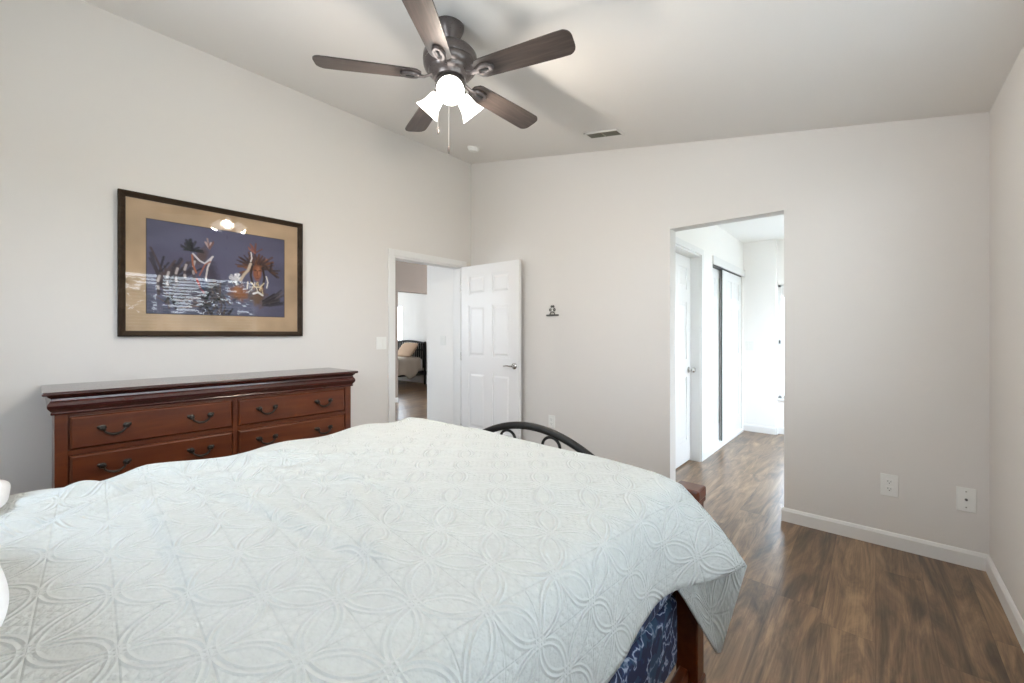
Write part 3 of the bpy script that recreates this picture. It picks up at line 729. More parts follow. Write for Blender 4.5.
tuft(0.775, 0.74, 44, 0.75, 1.45, 0.06, 0.14, 0.008, [(52, 48, 54), (64, 58, 62), (44, 42, 48), (78, 70, 72)], 0.025)
tuft(0.45, 0.80, 60, -1.5, 1.5, 0.02, 0.08, 0.007, DK, 0.09); tuft(0.25, 0.76, 30, -1.2, 1.5, 0.03, 0.10, 0.008, DK, 0.06)
bord = ((U > 0.100) & (U < 0.901) & (V > 0.140) & (V < 0.863)) & ~inner
img[bord] = s2l((70, 62, 58))
me = bpy.data.meshes.new('print')
xs = iy0+(iy1-iy0)*U; zs_ = iz1-(iz1-iz0)*V
verts = np.stack([np.full(U.size, XL+0.014), xs.ravel(), zs_.ravel()], 1)
idx = np.arange(NW*NH).reshape(NH, NW)
faces = np.stack([idx[:-1, :-1].ravel(), idx[1:, :-1].ravel(), idx[1:, 1:].ravel(), idx[:-1, 1:].ravel()], 1)
inv = np.array([XL, (PY0+PY1)/2, PZ0])
me.from_pydata((verts-inv).tolist(), [], faces.tolist())
ca = me.color_attributes.new('art', 'FLOAT_COLOR', 'POINT')
ca.data.foreach_set('color', np.concatenate([np.clip(img.reshape(-1, 3), 0, 1), np.ones((U.size, 1))], 1).astype(np.float32).ravel())
m, t, n, b = new_mat('art_print'); at = n.new('ShaderNodeVertexColor'); at.layer_name = 'art'
t.links.new(at.outputs[0], b.inputs['Base Color']); b.inputs['Roughness'].default_value = 0.8; b.inputs['Specular IOR Level'].default_value = 0.1
me.materials.append(m)
po = bpy.data.objects.new('print', me); COL.objects.link(po); po.parent = pic
bm = B(); box(bm, XL+0.003, XL+0.010, PY0+0.02, PY1-0.02, PZ0+0.02, PZ1-0.02); obj('backing', bm, M_frame, pic)
bm = B(); box(bm, XL+0.0185, XL+0.0205, PY0+0.033, PY1-0.033, PZ0+0.033, PZ1-0.033); obj('glass', bm, M_picglass, pic)

# ------------------------------------------------------------ bed
BX0, BX1, BYF, BYH = -1.80, -0.43, 1.275, -0.64
BCX = (BX0+BX1)/2
bed = thing('bed', 'cherry wood bed with black iron arch in its footboard', 'bed', (BCX, (BYF+BYH)/2, 0))
PYA, PYB = 1.300, 1.360    # footboard posts
for x0 in (BX1-0.035, BX0-0.03):
    bm = B(); x1 = x0+0.065
    box(bm, x0, x1, PYA, PYB, 0.20, 0.735, bev=0.004)
    box(bm, x0-0.006, x1+0.006, PYA-0.006, PYB+0.006, 0.0, 0.205, bev=0.006)
    box(bm, x0-0.004, x1+0.004, PYA-0.004, PYB+0.006, 0.735, 0.748, bev=0.003)
    box(bm, x0-0.010, x1+0.006, PYA-0.008, PYB+0.006, 0.748, 0.782, bev=0.006)
    obj('leg', bm, M_cherry, bed)
bm = B()
box(bm, BX0+0.03, BX1-0.03, PYA+0.012, PYB-0.012, 0.30, 0.52, bev=0.006); box(bm, BX0+0.03, BX1-0.03, PYA+0.004, PYB-0.004, 0.66, 0.72, bev=0.008)
box(bm, BX0+0.03, BX1-0.03, PYA+0.006, PYB-0.006, 0.52, 0.55, bev=0.006)
obj('footboard', bm, M_cherry, bed)
ACX = -1.062
bm = B(); pts = []
for k in range(41):
    d = -0.60+1.2*k/40; z = 0.872-0.92*d*d if abs(d) < 0.40 else 0.872-0.92*0.16-0.736*(abs(d)-0.4)*0.15
    pts.append((ACX+d, 1.335, max(z, 0.70)))
tube(bm, pts, 0.0155, 10, flat=(0.8, 1.0)); obj('iron_arch', bm, M_dark, bed, smooth=True)
def scroll(cx, r, z0, s_):
    bm = B(); p = []
    for k in range(21):
        a = math.pi*(0.0+k/20); p.append((cx+r*math.cos(a), 1.335, z0+0.9*r*math.sin(a)))
    p = [(cx+r, 1.335, 0.71)]+p+[(cx-r, 1.335, 0.71)]
    tube(bm, p, 0.006, 8); obj('iron_scroll', bm, M_dark, bed, smooth=True)
scroll(-1.188, 0.042, 0.800, 1); scroll(-0.961, 0.042, 0.806, -1)
for s_ in (0, 1):
    bm = B(); x = (BX1-0.025, BX0-0.005)[s_]
    box(bm, x, x+0.028, BYH, PYA+0.01, 0.12, 0.235, bev=0.005); obj('side_rail', bm, M_cherry, bed)
bm = B()
box(bm, BX0-0.03, BX1+0.03, YF+0.06, YF+0.10, 0.25, 1.18, bev=0.01)
box(bm, BX0-0.04, BX0+0.04, YF+0.04, YF+0.12, 0, 1.25, bev=0.01); box(bm, BX1-0.04, BX1+0.04, YF+0.04, YF+0.12, 0, 1.25, bev=0.01)
box(bm, BX0-0.03, BX1+0.03, YF+0.03, YF+0.13, 1.18, 1.24, bev=0.015)
obj('headboard', bm, M_cherry, bed)
# mattress in a navy swirl cover (with box spring), rounded edges
def rounded_block(x0, x1, y0, y1, z0, z1, r, seg=6):
    bm = B(); box(bm, x0, x1, y0, y1, z0, z1)
    bmesh.ops.bevel(bm, geom=list(bm.edges), offset=r, segments=seg, profile=0.5, affect='EDGES'); return bm
ma = obj('mattress', rounded_block(BX0+0.02, BX1-0.005, BYH+0.02, BYF-0.002, 0.475, 0.76, 0.05), M_navy, None, smooth=True)
tag(ma, 'navy patterned mattress lying under the pale quilted coverlet', 'mattress')
bs = obj('box_spring', rounded_block(BX0+0.03, BX1-0.012, BYH+0.03, BYF-0.006, 0.262, 0.474, 0.025), M_navy, None, smooth=True)
tag(bs, 'navy patterned box spring resting on the side rails under the mattress', 'box spring')

# coverlet ---------------------------------------------------------
def sstep(a, b_, x):
    t_ = max(0.0, min(1.0, (x-a)/(b_-a))); return t_*t_*(3-2*t_)
def nz(x, y, s_=0):      # smooth pseudo-noise
    return (math.sin(x*5.1+y*3.3+s_)+math.sin(x*8.7-y*6.1+1.3*s_+2)+math.sin(-x*3.9+y*9.4+0.7+s_))/3
def ridge(x, y, x0, y0, x1, y1, wd, h):
    dx, dy = x1-x0, y1-y0; L = math.hypot(dx, dy); ux, uy = dx/L, dy/L
    a = (x-x0)*ux+(y-y0)*uy; p = -(x-x0)*uy+(y-y0)*ux
    m_ = sstep(-0.1, 0.12, a)*(1-sstep(L-0.12, L+0.1, a))
    return 1.5*h*m_*math.exp(-(p/wd)**2)
EX1, EX0 = BX1+0.012, BX0-0.02      # outer faces of coverlet at sides
EYF = 1.283
def top_z(x, y):
    fx = (x-BCX)/((EX1-EX0)/2); fy = (y-BYF)/0.9
    z = 0.843 - 0.036*max(0, fx)**4 - max(0, -fx)**3*(0.012+0.034*(1-sstep(0.3, 0.95, y)))
    z += 0.006*nz(x*1.1, y*1.1)+0.003*nz(x*2.7, y*2.5, 3)
    # folds as in the photo: two long diagonals plus rumples near the far side
    z += ridge(x, y, -1.05, 0.55, -0.62, 0.40, 0.022, 0.008)
    z += ridge(x, y, -1.72, 0.15, -1.45, 0.62, 0.035, 0.020)
    z += ridge(x, y, -1.62, -0.02, -1.30, 0.52, 0.045, 0.016)
    z += ridge(x, y, -1.42, -0.05, -1.18, 0.42, 0.03, 0.009)
    z += ridge(x, y, -1.34, 0.55, -0.92, 0.62, 0.02, 0.007)
    z += ridge(x, y, -1.20, 0.70, -1.38, 1.05, 0.04, 0.008)
    z -= ridge(x, y, -1.52, 0.05, -1.38, 0.58, 0.022, 0.009)
    # creases read off the photo
    for (a, b, c, d, wd, h) in ((-1.20, 0.30, -0.66, 0.395, 0.009, -0.0045), (-1.19, 0.335, -0.68, 0.425, 0.022, 0.0055), (-1.30, 0.16, -0.76, 0.147, 0.009, -0.0045),
                                (-1.28, 0.19, -0.80, 0.18, 0.024, 0.005), (-1.30, -0.08, -1.56, 0.26, 0.020, -0.009), (-1.24, -0.06, -1.48, 0.28, 0.028, 0.008),
                                (-1.40, -0.10, -1.66, 0.20, 0.028, 0.009), (-1.02, 0.62, -0.80, 0.50, 0.010, -0.004), (-1.30, 0.42, -1.02, 0.66, 0.018, 0.006), (-1.45, 0.50, -1.25, 0.80, 0.02, 0.006)):
        z += ridge(x, y, a, b, c, d, wd, h)
    return z
bm = B(); uvl = bm.loops.layers.uv.new('UVMap'); fab = {}
CA, SA = math.cos(R(41.1)), math.sin(R(41.1))
RR = 0.075     # edge rounding at the sides
RF = 0.045     # and at the foot
ss = list(np.linspace(-0.33, 0, 15)[:-1]) + list(np.linspace(0, 1, 150)) + list(np.linspace(1, 1.30, 21)[1:])
ys = list(np.linspace(-0.62, EYF-RF, 190)) + [EYF-RF+RF*1.57*k/9 for k in range(1, 10)] + [EYF-RF+RF*1.57+0.012*k for k in range(1, 9)]
W_ = (EX1-EX0)-2*RR
def wave_left(y): return 0.010*math.sin(y*17)+0.008*math.sin(y*31+1)
def side(s_drop, y):
    """right drape. s_drop: arc length beyond the start of rounding. returns (dx outwards, dz down, dy)"""
    k = sstep(0.98, EYF-RF, y); bul = 0.012*math.sin(y*9+0.5)
    if s_drop < RR*1.57:
        a = s_drop/RR; dx, dz = RR*math.sin(a), RR*(1-math.cos(a))
    else:
        e = s_drop-RR*1.57; dx, dz = RR+0.05*e+bul*e*3, RR+e*0.995
    q = min(1.0, s_drop/0.345)      # flare of the foot corner along the fold
    fx, fz, fy = 0.040+0.165*q if q > 0 else 0.0, 0.262*(0.82*q+0.18*q*q), 0.150*(0.65*q+0.35*(1-(1-q)**2))
    fx *= min(1.0, s_drop/0.03) if s_drop < 0.03 else 1.0
    return dx*(1-k)+fx*k, dz*(1-k)+fz*k, fy*k
for i, s0 in enumerate(ss):
    for j, y in enumerate(ys):
        yv = min(y, EYF-RF); off = 0.0
        if 0 <= s0 <= 1:
            x = EX0+RR+W_*s0; z = top_z(x, yv); dyy = 0; ua = W_*s0
            kk = sstep(0.98, EYF-RF, yv)*sstep(0.75, 1.0, s0)
        elif s0 > 1:
            hem = 0.283 + 0.07*(1-sstep(0.45, 1.0, yv)) + 0.003*math.sin(yv*40) + 0.062*sstep(1.0, EYF-RF, yv)
            d = (s0-1)/0.30*hem
            ddx, ddz, dyy = side(d, yv); x = EX1-RR+ddx; z = top_z(EX1-RR, yv)-ddz; ua = W_+d
        else:
            d = -s0
            if d < RR*1.57: a = d/RR; ddx, ddz = RR*math.sin(a), RR*(1-math.cos(a))
            else: ddx, ddz = RR+0.06*(d-RR*1.57), RR+(d-RR*1.57)
            x = EX0+RR-ddx-wave_left(yv)*min(1, d*8); z = top_z(EX0+RR, yv)-ddz; dyy = 0; ua = -d
        z += 0.007*math.sin(yv*19+x*6)*(1-sstep(EX0+0.02, EX0+0.28, x))
        yy = yv+dyy
        if y > EYF-RF:      # foot edge rolls over and is tucked behind the mattress
            a = (y-(EYF-RF))/RF
            if s0 > 1:
                f_ = max(0.0, 1-(s0-1)/0.12)**1.5; yy += RF*math.sin(min(a, 1.57))*f_; z -= RF*(1-math.cos(min(a, 1.57)))*f_
            elif a <= 1.57: yy += RF*math.sin(a); z -= RF*(1-math.cos(a))
            else: yy += RF; z -= RF+(a-1.57)*RF
        v = bm.verts.new((x, yy, z)); fab[(i, j)] = (v, (ua, y))
# round the far-left corner in plan
for (i, j), (v, _) in fab.items():
    cxr, cyr, rr = EX0+0.26, EYF-0.26, 0.26
    if v.co.x < cxr and v.co.y > cyr:
        dx, dy = cxr-v.co.x, v.co.y-cyr; m_ = max(dx, dy); h_ = math.hypot(dx, dy)
        if h_ > 1e-6 and m_ > 0:
            k = m_/h_; k = 1-(1-k)*0.85*sstep(0, 0.26, m_)
            v.co.x = cxr-dx*k; v.co.y = cyr+dy*k
# centre UV so the ring lattice matches (node at right=-0.037, fwd=0.774 in lattice axes)
ua0 = EX0+RR
for i in range(len(ss)-1):
    for j in range(len(ys)-1):
        # skip tucked cells on the flap
        if ss[i] >= 1 and (ys[j+1] > EYF-RF+RF*1.57+1e-6 or (ss[i+1] > 1.121 and ys[j] > EYF-RF-1e-6)): continue
        q = [fab[(i, j)], fab[(i+1, j)], fab[(i+1, j+1)], fab[(i, j+1)]]
        fc = bm.faces.new([a[0] for a in q])
        for lp, (v, (a_, b_)) in zip(fc.loops, q):
            X, Y = a_+ua0, b_
            lp[uvl].uv = ((X*CA+Y*SA)+0.037+10*0.118, (-X*SA+Y*CA)-0.774+10*0.118)
jf = int(np.argmin(np.abs(np.array(ys)-(EYF-RF))))
FC = [fab[(i, jf)][0].co.copy() for i in range(len(ss)) if ss[i] >= 1]
cv = obj('coverlet', bm, M_cover, None, smooth=True)
md = cv.modifiers.new('thickness', 'SOLIDIFY'); md.thickness = 0.007; md.offset = -1
tag(cv, 'pale green-white quilted coverlet with ring pattern spread over the bed', 'coverlet')

# turned-under corner of the coverlet, hanging in front of the footboard post
F0, F1 = FC[0], FC[-1]
print('fold', F0, F1)
Tt = Vector((-0.352, 1.325, 0.300)); G0 = Vector((-0.470, 1.22, 0.76)); Gt = Vector((-0.418, 1.165, 0.545))
bm = B(); uvl = bm.loops.layers.uv.new('UVMap'); g = {}
N1, N2 = 18, 16
for a in range(N1+1):
    ta = a/N1
    f_ = FC[min(len(FC)-1, int(round(ta*(len(FC)-1))))] if ta in (0, 1) else FC[int(ta*(len(FC)-1))].lerp(FC[min(len(FC)-1, int(ta*(len(FC)-1))+1)], ta*(len(FC)-1)-int(ta*(len(FC)-1)))
    g0 = G0.lerp(Gt, ta)
    for b_ in range(N2+1):
        tb = b_/N2
        p = f_.lerp(g0, tb)
        # lower edge sags to the tip of the corner
        sag = max(0.0, 1-abs(tb-0.36)/(0.36 if tb < 0.36 else 0.64))
        low = F1.lerp(Tt, min(1, tb/0.40)) if tb < 0.40 else Tt.lerp(Gt, (tb-0.40)/0.60)
        low = low + Vector((0.012*math.sin(tb*math.pi/0.8) if tb < 0.8 else 0, 0, 0))
        p = p + (low - F1.lerp(Gt, tb))*(ta**1.3)
        p = p + Vector((-0.010*math.sin(math.pi*min(1, tb*1.2)), -0.01*math.sin(ta*7+tb*5)*ta*tb, 0))
        g[(a, b_)] = bm.verts.new(p)
for a in range(N1):
    for b_ in range(N2):
        q = ((a, b_), (a+1, b_), (a+1, b_+1), (a, b_+1)); fc = bm.faces.new([g[k] for k in q])
        for lp, k in zip(fc.loops, q): lp[uvl].uv = (k[0]*0.36/N1+0.3, k[1]*0.36/N2+0.1)
fl = obj('hanging_corner', bm, M_cover, cv, smooth=True)
md = fl.modifiers.new('thickness', 'SOLIDIFY'); md.thickness = 0.005; md.offset = -1

# pillows
def pillow(name, cx, cy, cz, sx, sy, h, rz, label, tilt=0.0, mat=M_pillow, group=None):
    bm = B(); N = 26; top = {}; bot = {}
    for a in range(N+1):
        for b_ in range(N+1):
            u, v = a/N*2-1, b_/N*2-1
            fu, fv = 1-abs(u)**3.2, 1-abs(v)**3.2
            th = (max(0, fu)**0.55)*(max(0, fv)**0.55)
            pinch = 1-0.08*abs(v)**4; pinch2 = 1-0.08*abs(u)**4
            x, y = u*sx/2*pinch, v*sy/2*pinch2
            top[(a, b_)] = bm.verts.new((x, y, h*0.5+h*0.5*th+0.004*math.sin(u*9+v*7)*th))
            if 0 < a < N and 0 < b_ < N: bot[(a, b_)] = bm.verts.new((x, y, h*0.5-h*0.5*th))
            else: bot[(a, b_)] = top[(a, b_)]
    for a in range(N):
        for b_ in range(N):
            q = [top[(a, b_)], top[(a+1, b_)], top[(a+1, b_+1)], top[(a, b_+1)]]; bm.faces.new(q)
            q = [bot[(a, b_)], bot[(a, b_+1)], bot[(a+1, b_+1)], bot[(a+1, b_)]]
            if len(set(q)) >= 3: 
                try: bm.faces.new(q)
                except ValueError: pass
    o = obj(name, bm, mat, None, smooth=True); o.location = (cx, cy, cz); o.rotation_euler = (tilt, 0, rz)
    return tag(o, label, 'pillow', group)
pillow('pillow', -0.972, -0.290, 0.846, 0.60, 0.50, 0.16, R(8), 'plump white pillow at the head of the bed, nearest the camera')
pillow('pillow', -1.655, -0.33, 0.830, 0.36, 0.58, 0.04, 0.0, 'white pillow at the far dresser side of the bed head')

# ------------------------------------------------------------ ceiling fan
FX, FY = -1.640, 1.400
FZ = zc(FX)
fan = thing('ceiling_fan', 'bronze five-blade ceiling fan with three lit glass shades', 'ceiling fan', (FX, FY, FZ))
TF = Matrix.Translation((FX, FY, 0))
bm = B()
lathe(bm, [(0, FZ+0.018), (0.068, FZ+0.018), (0.070, FZ-0.012), (0.069, FZ-0.030), (0.060, FZ-0.050), (0.050, FZ-0.070), (0.042, FZ-0.090), (0.036, FZ-0.100), (0, FZ-0.102)], 32, TF)
obj('canopy', bm, M_fanmetal, fan, smooth='auto')
bm = B(); lathe(bm, [(0, 2.75), (0.030, 2.75), (0.030, 2.71), (0.036, 2.70), (0.036, 2.69), (0, 2.69)], 20, TF); obj('downrod', bm, M_fanmetal, fan, smooth='auto')
bm = B()
lathe(bm, [(0, 2.706), (0.060, 2.706), (0.080, 2.702), (0.100, 2.694), (0.124, 2.684), (0.136, 2.668), (0.138, 2.640), (0.132, 2.630), (0.136, 2.622), (0.132, 2.606), (0.120, 2.592), (0.112, 2.588), (0.108, 2.578), (0.096, 2.568), (0.088, 2.560), (0.082, 2.548), (0, 2.545)], 40, TF)
obj('motor_housing', bm, M_fanmetal, fan, smooth='auto')
bm = B()
lathe(bm, [(0, 2.548), (0.062, 2.548), (0.074, 2.535), (0.076, 2.512), (0.068, 2.497), (0.047, 2.482), (0.020, 2.474), (0, 2.472)], 32, TF)
obj('switch_housing', bm, M_fanmetal, fan, smooth='auto')
def blade_mesh():
    bm = B(); x0, x1 = 0.145, 0.65; n = 26; th = 0.006; up = []; 
    def half(x):
        q = (x-x0)/(x1-x0); wv = 0.054+0.016*q**0.8
        if q < 0.09: wv *= math.sqrt(max(0, 1-((0.09-q)/0.09)**2))*0.55+0.45
        e = (x1-x)
        if e < 0.045: wv -= 0.045-math.sqrt(max(0, 0.045**2-(0.045-e)**2))
        return wv
    xs_ = [x0+(x1-x0)*k/n for k in range(n-3) if x0+(x1-x0)*k/n < x1-0.046]+[x1-0.045+0.045*math.sin(math.pi/2*k/6) for k in range(1, 7)]
    xs_ = sorted(set([x for x in xs_ if x <= x1]))
    rows = []
    for x in xs_:
        h_ = half(x); rows.append([bm.verts.new((x, y, z)) for y, z in ((-h_, th/2), (h_, th/2), (h_, -th/2), (-h_, -th/2))])
    for a, b_ in zip(rows[:-1], rows[1:]):
        for k in range(4): bm.faces.new((a[k], a[(k+1) % 4], b_[(k+1) % 4], b_[k]))
    bm.faces.new(rows[0]); bm.faces.new(rows[-1])
    return bm
def iron_mesh():
    bm = B()
    tube(bm, [(0.080, 0, 0.012), (0.10, 0, 0.002), (0.13, 0, -0.010), (0.17, 0, -0.010)], [0.010, 0.008, 0.009, 0.012], 8, flat=(1.3, 0.7))
    # oval plate with a raised ring and slot
    for (rx, ry, z0, z1) in ((0.050, 0.031, -0.013, -0.004),):
        M2 = Matrix.Translation((0.200, 0, 0)) @ Matrix.Diagonal((rx, ry, 1, 1))
        lathe(bm, [(0, z0), (0.42, z0), (0.55, z0-0.004), (0.86, z0-0.004), (1.0, z0+0.002), (1.0, z1), (0, z1)], 28, M2)
    return bm
for k in range(5):
    a = R(16.5+72*k)
    b0 = obj('blade', blade_mesh(), M_blade, fan, smooth='auto', world=False)
    b0.location = (0, 0, 2.562-FZ); b0.rotation_euler = (R(-11), 0, a)
    ir = obj('blade_iron', iron_mesh(), M_fanmetal, b0, smooth='auto', world=False)
    bm = B(); box(bm, 0.180, 0.220, -0.0045, 0.0045, -0.0180, -0.0125, bev=0.001); obj('slot', bm, M_slot, b0, world=False)
az0 = math.degrees(math.atan2(-FY, -FX))
for k in range(3):
    a = R(az0+120*k)
    rad = Vector((math.cos(a), math.sin(a), 0)); base = Vector((FX, FY, 2.502))+rad*0.052; tip = Vector((FX, FY, 2.412))+rad*0.142
    ax = (tip-base).normalized(); rot = ax.to_track_quat('Z', 'Y').to_matrix().to_4x4(); Ms = Matrix.Translation(base) @ rot
    L = (tip-base).length
    bm = B(); lathe(bm, [(0, -0.012), (0.022, -0.010), (0.030, 0.0), (0.031, 0.022), (0.027, 0.026), (0, 0.026)], 24, Ms); 
    sk = obj('lamp_socket', bm, M_fanmetal, fan, smooth='auto')
    bm = B(); pr = [(0.026, 0.020), (0.033, 0.030), (0.038, 0.045), (0.041, 0.065), (0.046, 0.088), (0.055, 0.108), (0.066, L), (0.063, L), (0.052, 0.107), (0.043, 0.088), (0.038, 0.065), (0.035, 0.046), (0.030, 0.032), (0.024, 0.024)]
    lathe(bm, pr, 36, Ms); sh = obj('lamp_shade', bm, M_shade, fan, smooth=True)
    bm = B(); lathe(bm, [(0, 0.026), (0.012, 0.028), (0.013, 0.045), (0.024, 0.062), (0.028, 0.078), (0.022, 0.094), (0.010, 0.102), (0, 0.104)], 20, Ms); obj('bulb', bm, M_bulb, fan, smooth=True)
    l = bpy.data.lights.new('fan_lamp', 'POINT'); l.energy = 7.5; l.color = (1.0, 0.90, 0.78); l.shadow_soft_size = 0.03
    lo = bpy.data.objects.new('fan_lamp', l); COL.objects.link(lo); lo.location = base+ax*0.128
for (dx, dy, z0, z1, rr_) in ((0.012, -0.02, 2.48, 2.168, 0.0016), (-0.06, -0.030, 2.50, 2.285, 0.0014)):
    bm = B(); z = z0
    tube(bm, [(FX+dx, FY+dy, z0), (FX+dx, FY+dy, z1+0.03)], rr_, 6)
    while z > z1+0.03:
        z -= 0.008
    pc = obj('pull_chain', bm, M_chrome, fan)
    bm = B(); lathe(bm, [(0, z1-0.005), (0.004, z1-0.004), (0.0055, z1+0.010), (0.004, z1+0.028), (0.002, z1+0.036), (0, z1+0.036)], 12, Matrix.Translation((FX+dx, FY+dy, 0)))
    obj('chain_fob', bm, M_fanmetal, pc, smooth='auto')

# ------------------------------------------------------------ small fittings
# vent in the sloping ceiling
def on_ceiling(x, y):
    return Matrix.Translation((x, y, zc(x))) @ Matrix.Rotation(math.atan(SL), 4, 'Y')
Mv = on_ceiling(-1.617, 2.955)
vt = thing('ceiling_vent', 'grey-green louvred air vent in the sloping ceiling', 'air vent', Mv.translation)
bm = B(); a0, a1, c0, c1 = -0.150, 0.150, -0.058, 0.058
for q in ((a0, a1, c0, c0+0.016), (a0, a1, c1-0.016, c1), (a0, a0+0.016, c0, c1), (a1-0.016, a1, c0, c1)):
    box(bm, q[0], q[1], q[2], q[3], -0.008, 0.001, mat=Mv, bev=0.002)
obj('flange', bm, M_ceil, vt)
bm = B()
for k in range(6):
    yy = c0+0.022+k*0.0145
    box(bm, a0+0.014, -0.006, yy-0.005, yy+0.005, -0.0070, -0.0035, mat=Mv); box(bm, 0.006, a1-0.014, yy-0.005, yy+0.005, -0.0070, -0.0035, mat=Mv)
obj('louvres', bm, M_vent, vt)
bm = B(); box(bm, a0+0.01, a1-0.01, c0+0.01, c1-0.01, -0.003, 0.0, mat=Mv); obj('duct', bm, M_vent, vt)
bm = B(); box(bm, -0.006, 0.006, c0+0.014, c1-0.014, -0.0078, -0.002, mat=Mv); obj('divider', bm, simple('vent_bar', (0.30, 0.29, 0.24), 0.5), vt)
# smoke detector
Mv = on_ceiling(-3.03, 2.89)
sd = thing('smoke_detector', 'small round white smoke detector on the ceiling near the corner', 'smoke detector', Mv.translation)
bm = B(); lathe(bm, [(0, 0.001), (0.062, 0.001), (0.064, -0.008), (0.060, -0.014), (0, -0.014)], 32, Mv); obj('base', bm, M_plate, sd, smooth='auto')
bm = B(); lathe(bm, [(0.052, -0.013), (0.052, -0.024), (0.045, -0.033), (0.030, -0.036), (0, -0.037)], 32, Mv); obj('cover', bm, M_plate, sd, smooth='auto')
# wall plates : local frame X right, Z up, Y out of wall (towards room = -Y)
def plate(name, M_, w_, h_, label, cat, kind):
    t_ = thing(name, label, cat, M_.translation)
    bm = B(); box(bm, -w_/2, w_/2, -0.006, 0.0005, -h_/2, h_/2, mat=M_, bev=0.002); obj('cover_plate', bm, M_plate, t_)
    if kind == 'duplex':
        for zz in (0.021, -0.021):
            bm = B(); box(bm, -0.016, 0.016, -0.0085, -0.004, zz-0.014, zz+0.014, mat=M_, bev=0.0015); rc = obj('socket', bm, M_plate, t_)
            bm = B(); box(bm, -0.0075, -0.0055, -0.0092, -0.008, zz-0.001, zz+0.008, mat=M_); box(bm, 0.0055, 0.0075, -0.0092, -0.008, zz-0.001, zz+0.006, mat=M_)
            lathe(bm, [(0, 0), (0.0026, 0), (0.0026, 0.001), (0, 0.001)], 10, M_ @ Matrix.Translation((0, -0.0082, zz-0.008)) @ Matrix.Rotation(R(90), 4, 'X'))
            obj('slots', bm, M_slot, rc)
    elif kind == 'coax':
        bm = B(); lathe(bm, [(0, 0), (0.0065, 0), (0.0065, 0.004), (0.0048, 0.005), (0.0048, 0.013), (0, 0.013)], 6, M_ @ Matrix.Translation((0, -0.005, 0)) @ Matrix.Rotation(R(90), 4, 'X'))
        obj('coaxial_jack', bm, M_shelfgrey, t_)
        for zz in (0.042, -0.042):
            bm = B(); lathe(bm, [(0, 0), (0.0035, 0), (0.003, 0.0012), (0, 0.0015)], 12, M_ @ Matrix.Translation((0, -0.0058, zz)) @ Matrix.Rotation(R(90), 4, 'X')); obj('screw', bm, M_nickel, t_)
    elif kind == 'switch2':
        for xx in (-0.023, 0.023):
            bm = B(); box(bm, xx-0.016, xx+0.016, -0.0085, -0.004, -0.033, 0.033, mat=M_, bev=0.0015); obj('rocker', bm, M_plate, t_)
    elif kind == 'switch1':
        bm = B(); box(bm, -0.016, 0.016, -0.0085, -0.004, -0.033, 0.033, mat=M_, bev=0.0015); obj('rocker', bm, M_plate, t_)
    return t_
MB_ = lambda x, z: Matrix.Translation((x, YB, z))
plate('wall_outlet', MB_(0.060, 0.362), 0.078, 0.127, 'white double power outlet low on the back wall, left of the coaxial plate', 'outlet', 'duplex')
plate('coaxial_plate', MB_(0.367, 0.358), 0.074, 0.127, 'white coaxial cable wall plate low by the right corner', 'wall plate', 'coax')
plate('wall_outlet', MB_(-2.37, 0.402), 0.075, 0.120, 'white power outlet on the back wall beside the open door', 'outlet', 'duplex')
ML = Matrix.Translation((XL, 2.150, 1.165)) @ Matrix.Rotation(R(90), 4, 'Z')
plate('light_switch', ML, 0.105, 0.118, 'white double light switch left of the bedroom doorway', 'light switch', 'switch2')
plate('light_switch', Matrix.Translation((-4.00, YB-0.005, 1.17)), 0.105, 0.118, 'white light switch on the wall seen through the bedroom doorway', 'light switch', 'switch2')
plate('light_switch', Matrix.Translation((-1.225, HYE, 1.10)), 0.095, 0.118, 'white light switch at the end of the hallway beside the closet', 'light switch', 'switch2')
# little metal wall ornament
orn = thing('wall_ornament', 'small pewter wall ornament of looped scrolls on a bar', 'wall ornament', (-2.358, YB, 1.44))
ox, oz = -2.358, 1.432
bm = B(); box(bm, ox-0.072, ox+0.072, YB-0.016, YB-0.001, oz-0.008, oz+0.008, bev=0.004); obj('bar', bm, M_shelfgrey, orn)
def loop(cx, cz, r, rr_, a0=0, a1=360, sq=1.0):
    bm = B(); p = [(cx+r*math.cos(R(a0+(a1-a0)*k/20)), YB-0.010, cz+sq*r*math.sin(R(a0+(a1-a0)*k/20))) for k in range(21)]
    tube(bm, p, rr_, 8); return obj('scroll', bm, M_shelfgrey, orn, smooth=True)
loop(ox, oz+0.004, 0.028, 0.0045, 0, 180); loop(ox-0.024, oz+0.052, 0.010, 0.0045, 0, 350); loop(ox+0.024, oz+0.052, 0.010, 0.0045, 0, 350)
loop(ox-0.008, oz+0.084, 0.007, 0.005, 0, 350); loop(ox+0.012, oz+0.084, 0.007, 0.005, 0, 350)
bm = B(); box(bm, ox-0.004, ox+0.004, YB-0.012, YB-0.002, oz+0.028, oz+0.080, bev=0.001); obj('stem', bm, M_plate, orn)

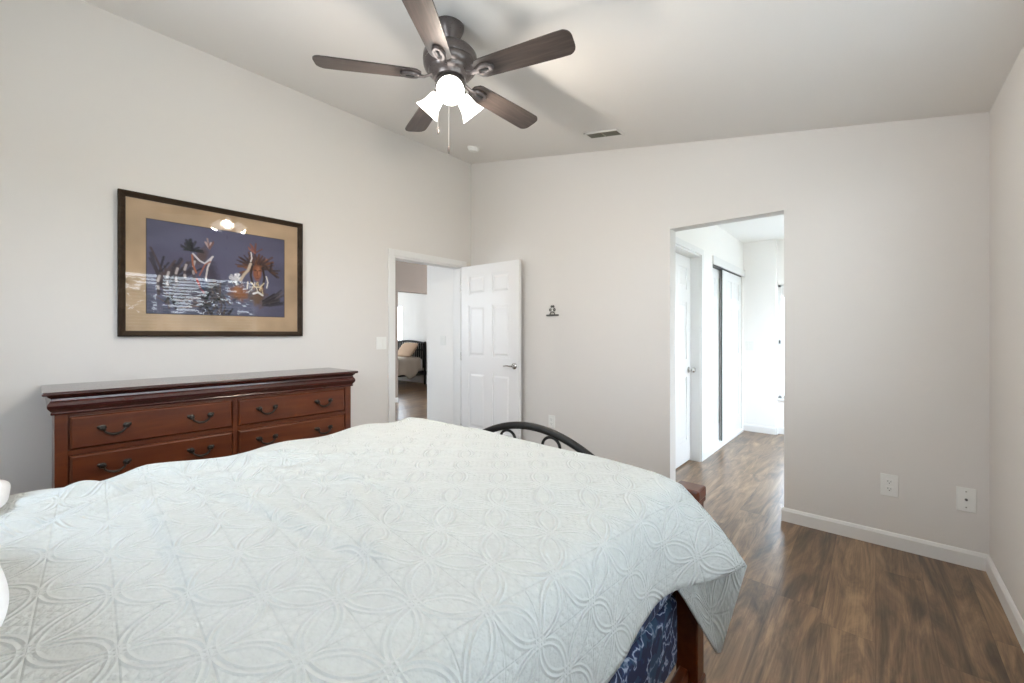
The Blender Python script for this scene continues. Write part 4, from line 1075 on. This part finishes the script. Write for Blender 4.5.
# ------------------------------------------------------------ bed in the far room
BXR, BXL, BHY, BFY = -8.42, -9.85, 6.42, 4.42
fb = thing('far_bed', 'black metal bed with cream blanket in the room beyond the doorway', 'bed', ((BXR+BXL)/2, (BHY+BFY)/2, 0))
bm = B(); box(bm, BXR-0.04, BXR, BFY, BHY, 0.24, 0.33); box(bm, BXL, BXL+0.04, BFY, BHY, 0.24, 0.33); box(bm, BXL, BXR, BFY, BFY+0.04, 0.24, 0.33); box(bm, BXL, BXR, BHY-0.04, BHY, 0.24, 0.33); obj('frame', bm, M_dark, fb)
for x in (BXR-0.03, BXL+0.03):
    for y in (BFY+0.03, BHY-0.03):
        bm = B(); tube(bm, [(x, y, 0), (x, y, 0.30 if y < 5 else 1.06)], 0.026, 10); obj('leg', bm, M_dark, fb)
bm = B(); y = BHY-0.03; mid_ = (BXR+BXL)/2
tube(bm, [(BXR-0.03+(BXL-BXR+0.06)*k/12, y, 1.02+0.05*math.sin(math.pi*k/12)) for k in range(13)], 0.024, 8)
for k in range(17): x = BXL+0.10+k*0.077; tube(bm, [(x, y, 0.4), (x, y, 1.04)], 0.020, 6)
tube(bm, [(BXL+0.03, y, 0.85), (BXR-0.03, y, 0.85)], 0.016, 6)
obj('headboard', bm, M_dark, fb)
fm = obj('mattress', rounded_block(BXL+0.04, BXR-0.04, BFY+0.03, BHY-0.07, 0.335, 0.64, 0.06), M_pillow, None, smooth=True); tag(fm, 'white mattress under the cream blanket in the far room', 'mattress')
bm = B(); N = 60; g = {}
for a in range(N+1):
    for b_ in range(N+1):
        u, v = a/N, b_/N; x = BXL-0.2+u*(BXR-BXL+0.55); y = BFY-0.2+v*2.02; z = 0.665+0.012*nz(x*2, y*2)
        ox_ = max(0, x-(BXR-0.03)); oy_ = max(0, (BFY+0.03)-y); ol = max(0, (BXL+0.03)-x); d = max(ox_, oy_, ol)
        fold = 1+0.22*math.sin(y*6.5+1)+0.12*math.sin(y*15)
        z -= d*fold*(1.0); xx = max(min(x, BXR-0.005+0.05*ox_+0.02*math.sin(y*22)*min(1, ox_*8)), BXL+0.005); yy = max(y, BFY+0.005)
        g[(a, b_)] = bm.verts.new((xx, yy, z))
for a in range(N):
    for b_ in range(N): bm.faces.new((g[(a, b_)], g[(a+1, b_)], g[(a+1, b_+1)], g[(a, b_+1)]))
bk = obj('blanket', bm, M_cream, None, smooth=True); md = bk.modifiers.new('t', 'SOLIDIFY'); md.thickness = 0.012; md.offset = 1
tag(bk, 'cream rumpled blanket on the black bed in the far room', 'blanket')
pl = pillow('pillow', -8.77, 6.15, 0.815, 0.64, 0.42, 0.15, 0, 'beige pillow propped at the head of the far black bed', mat=M_beige)
pl.rotation_euler = (R(52), 0, 0)
bpy.context.view_layer.update()
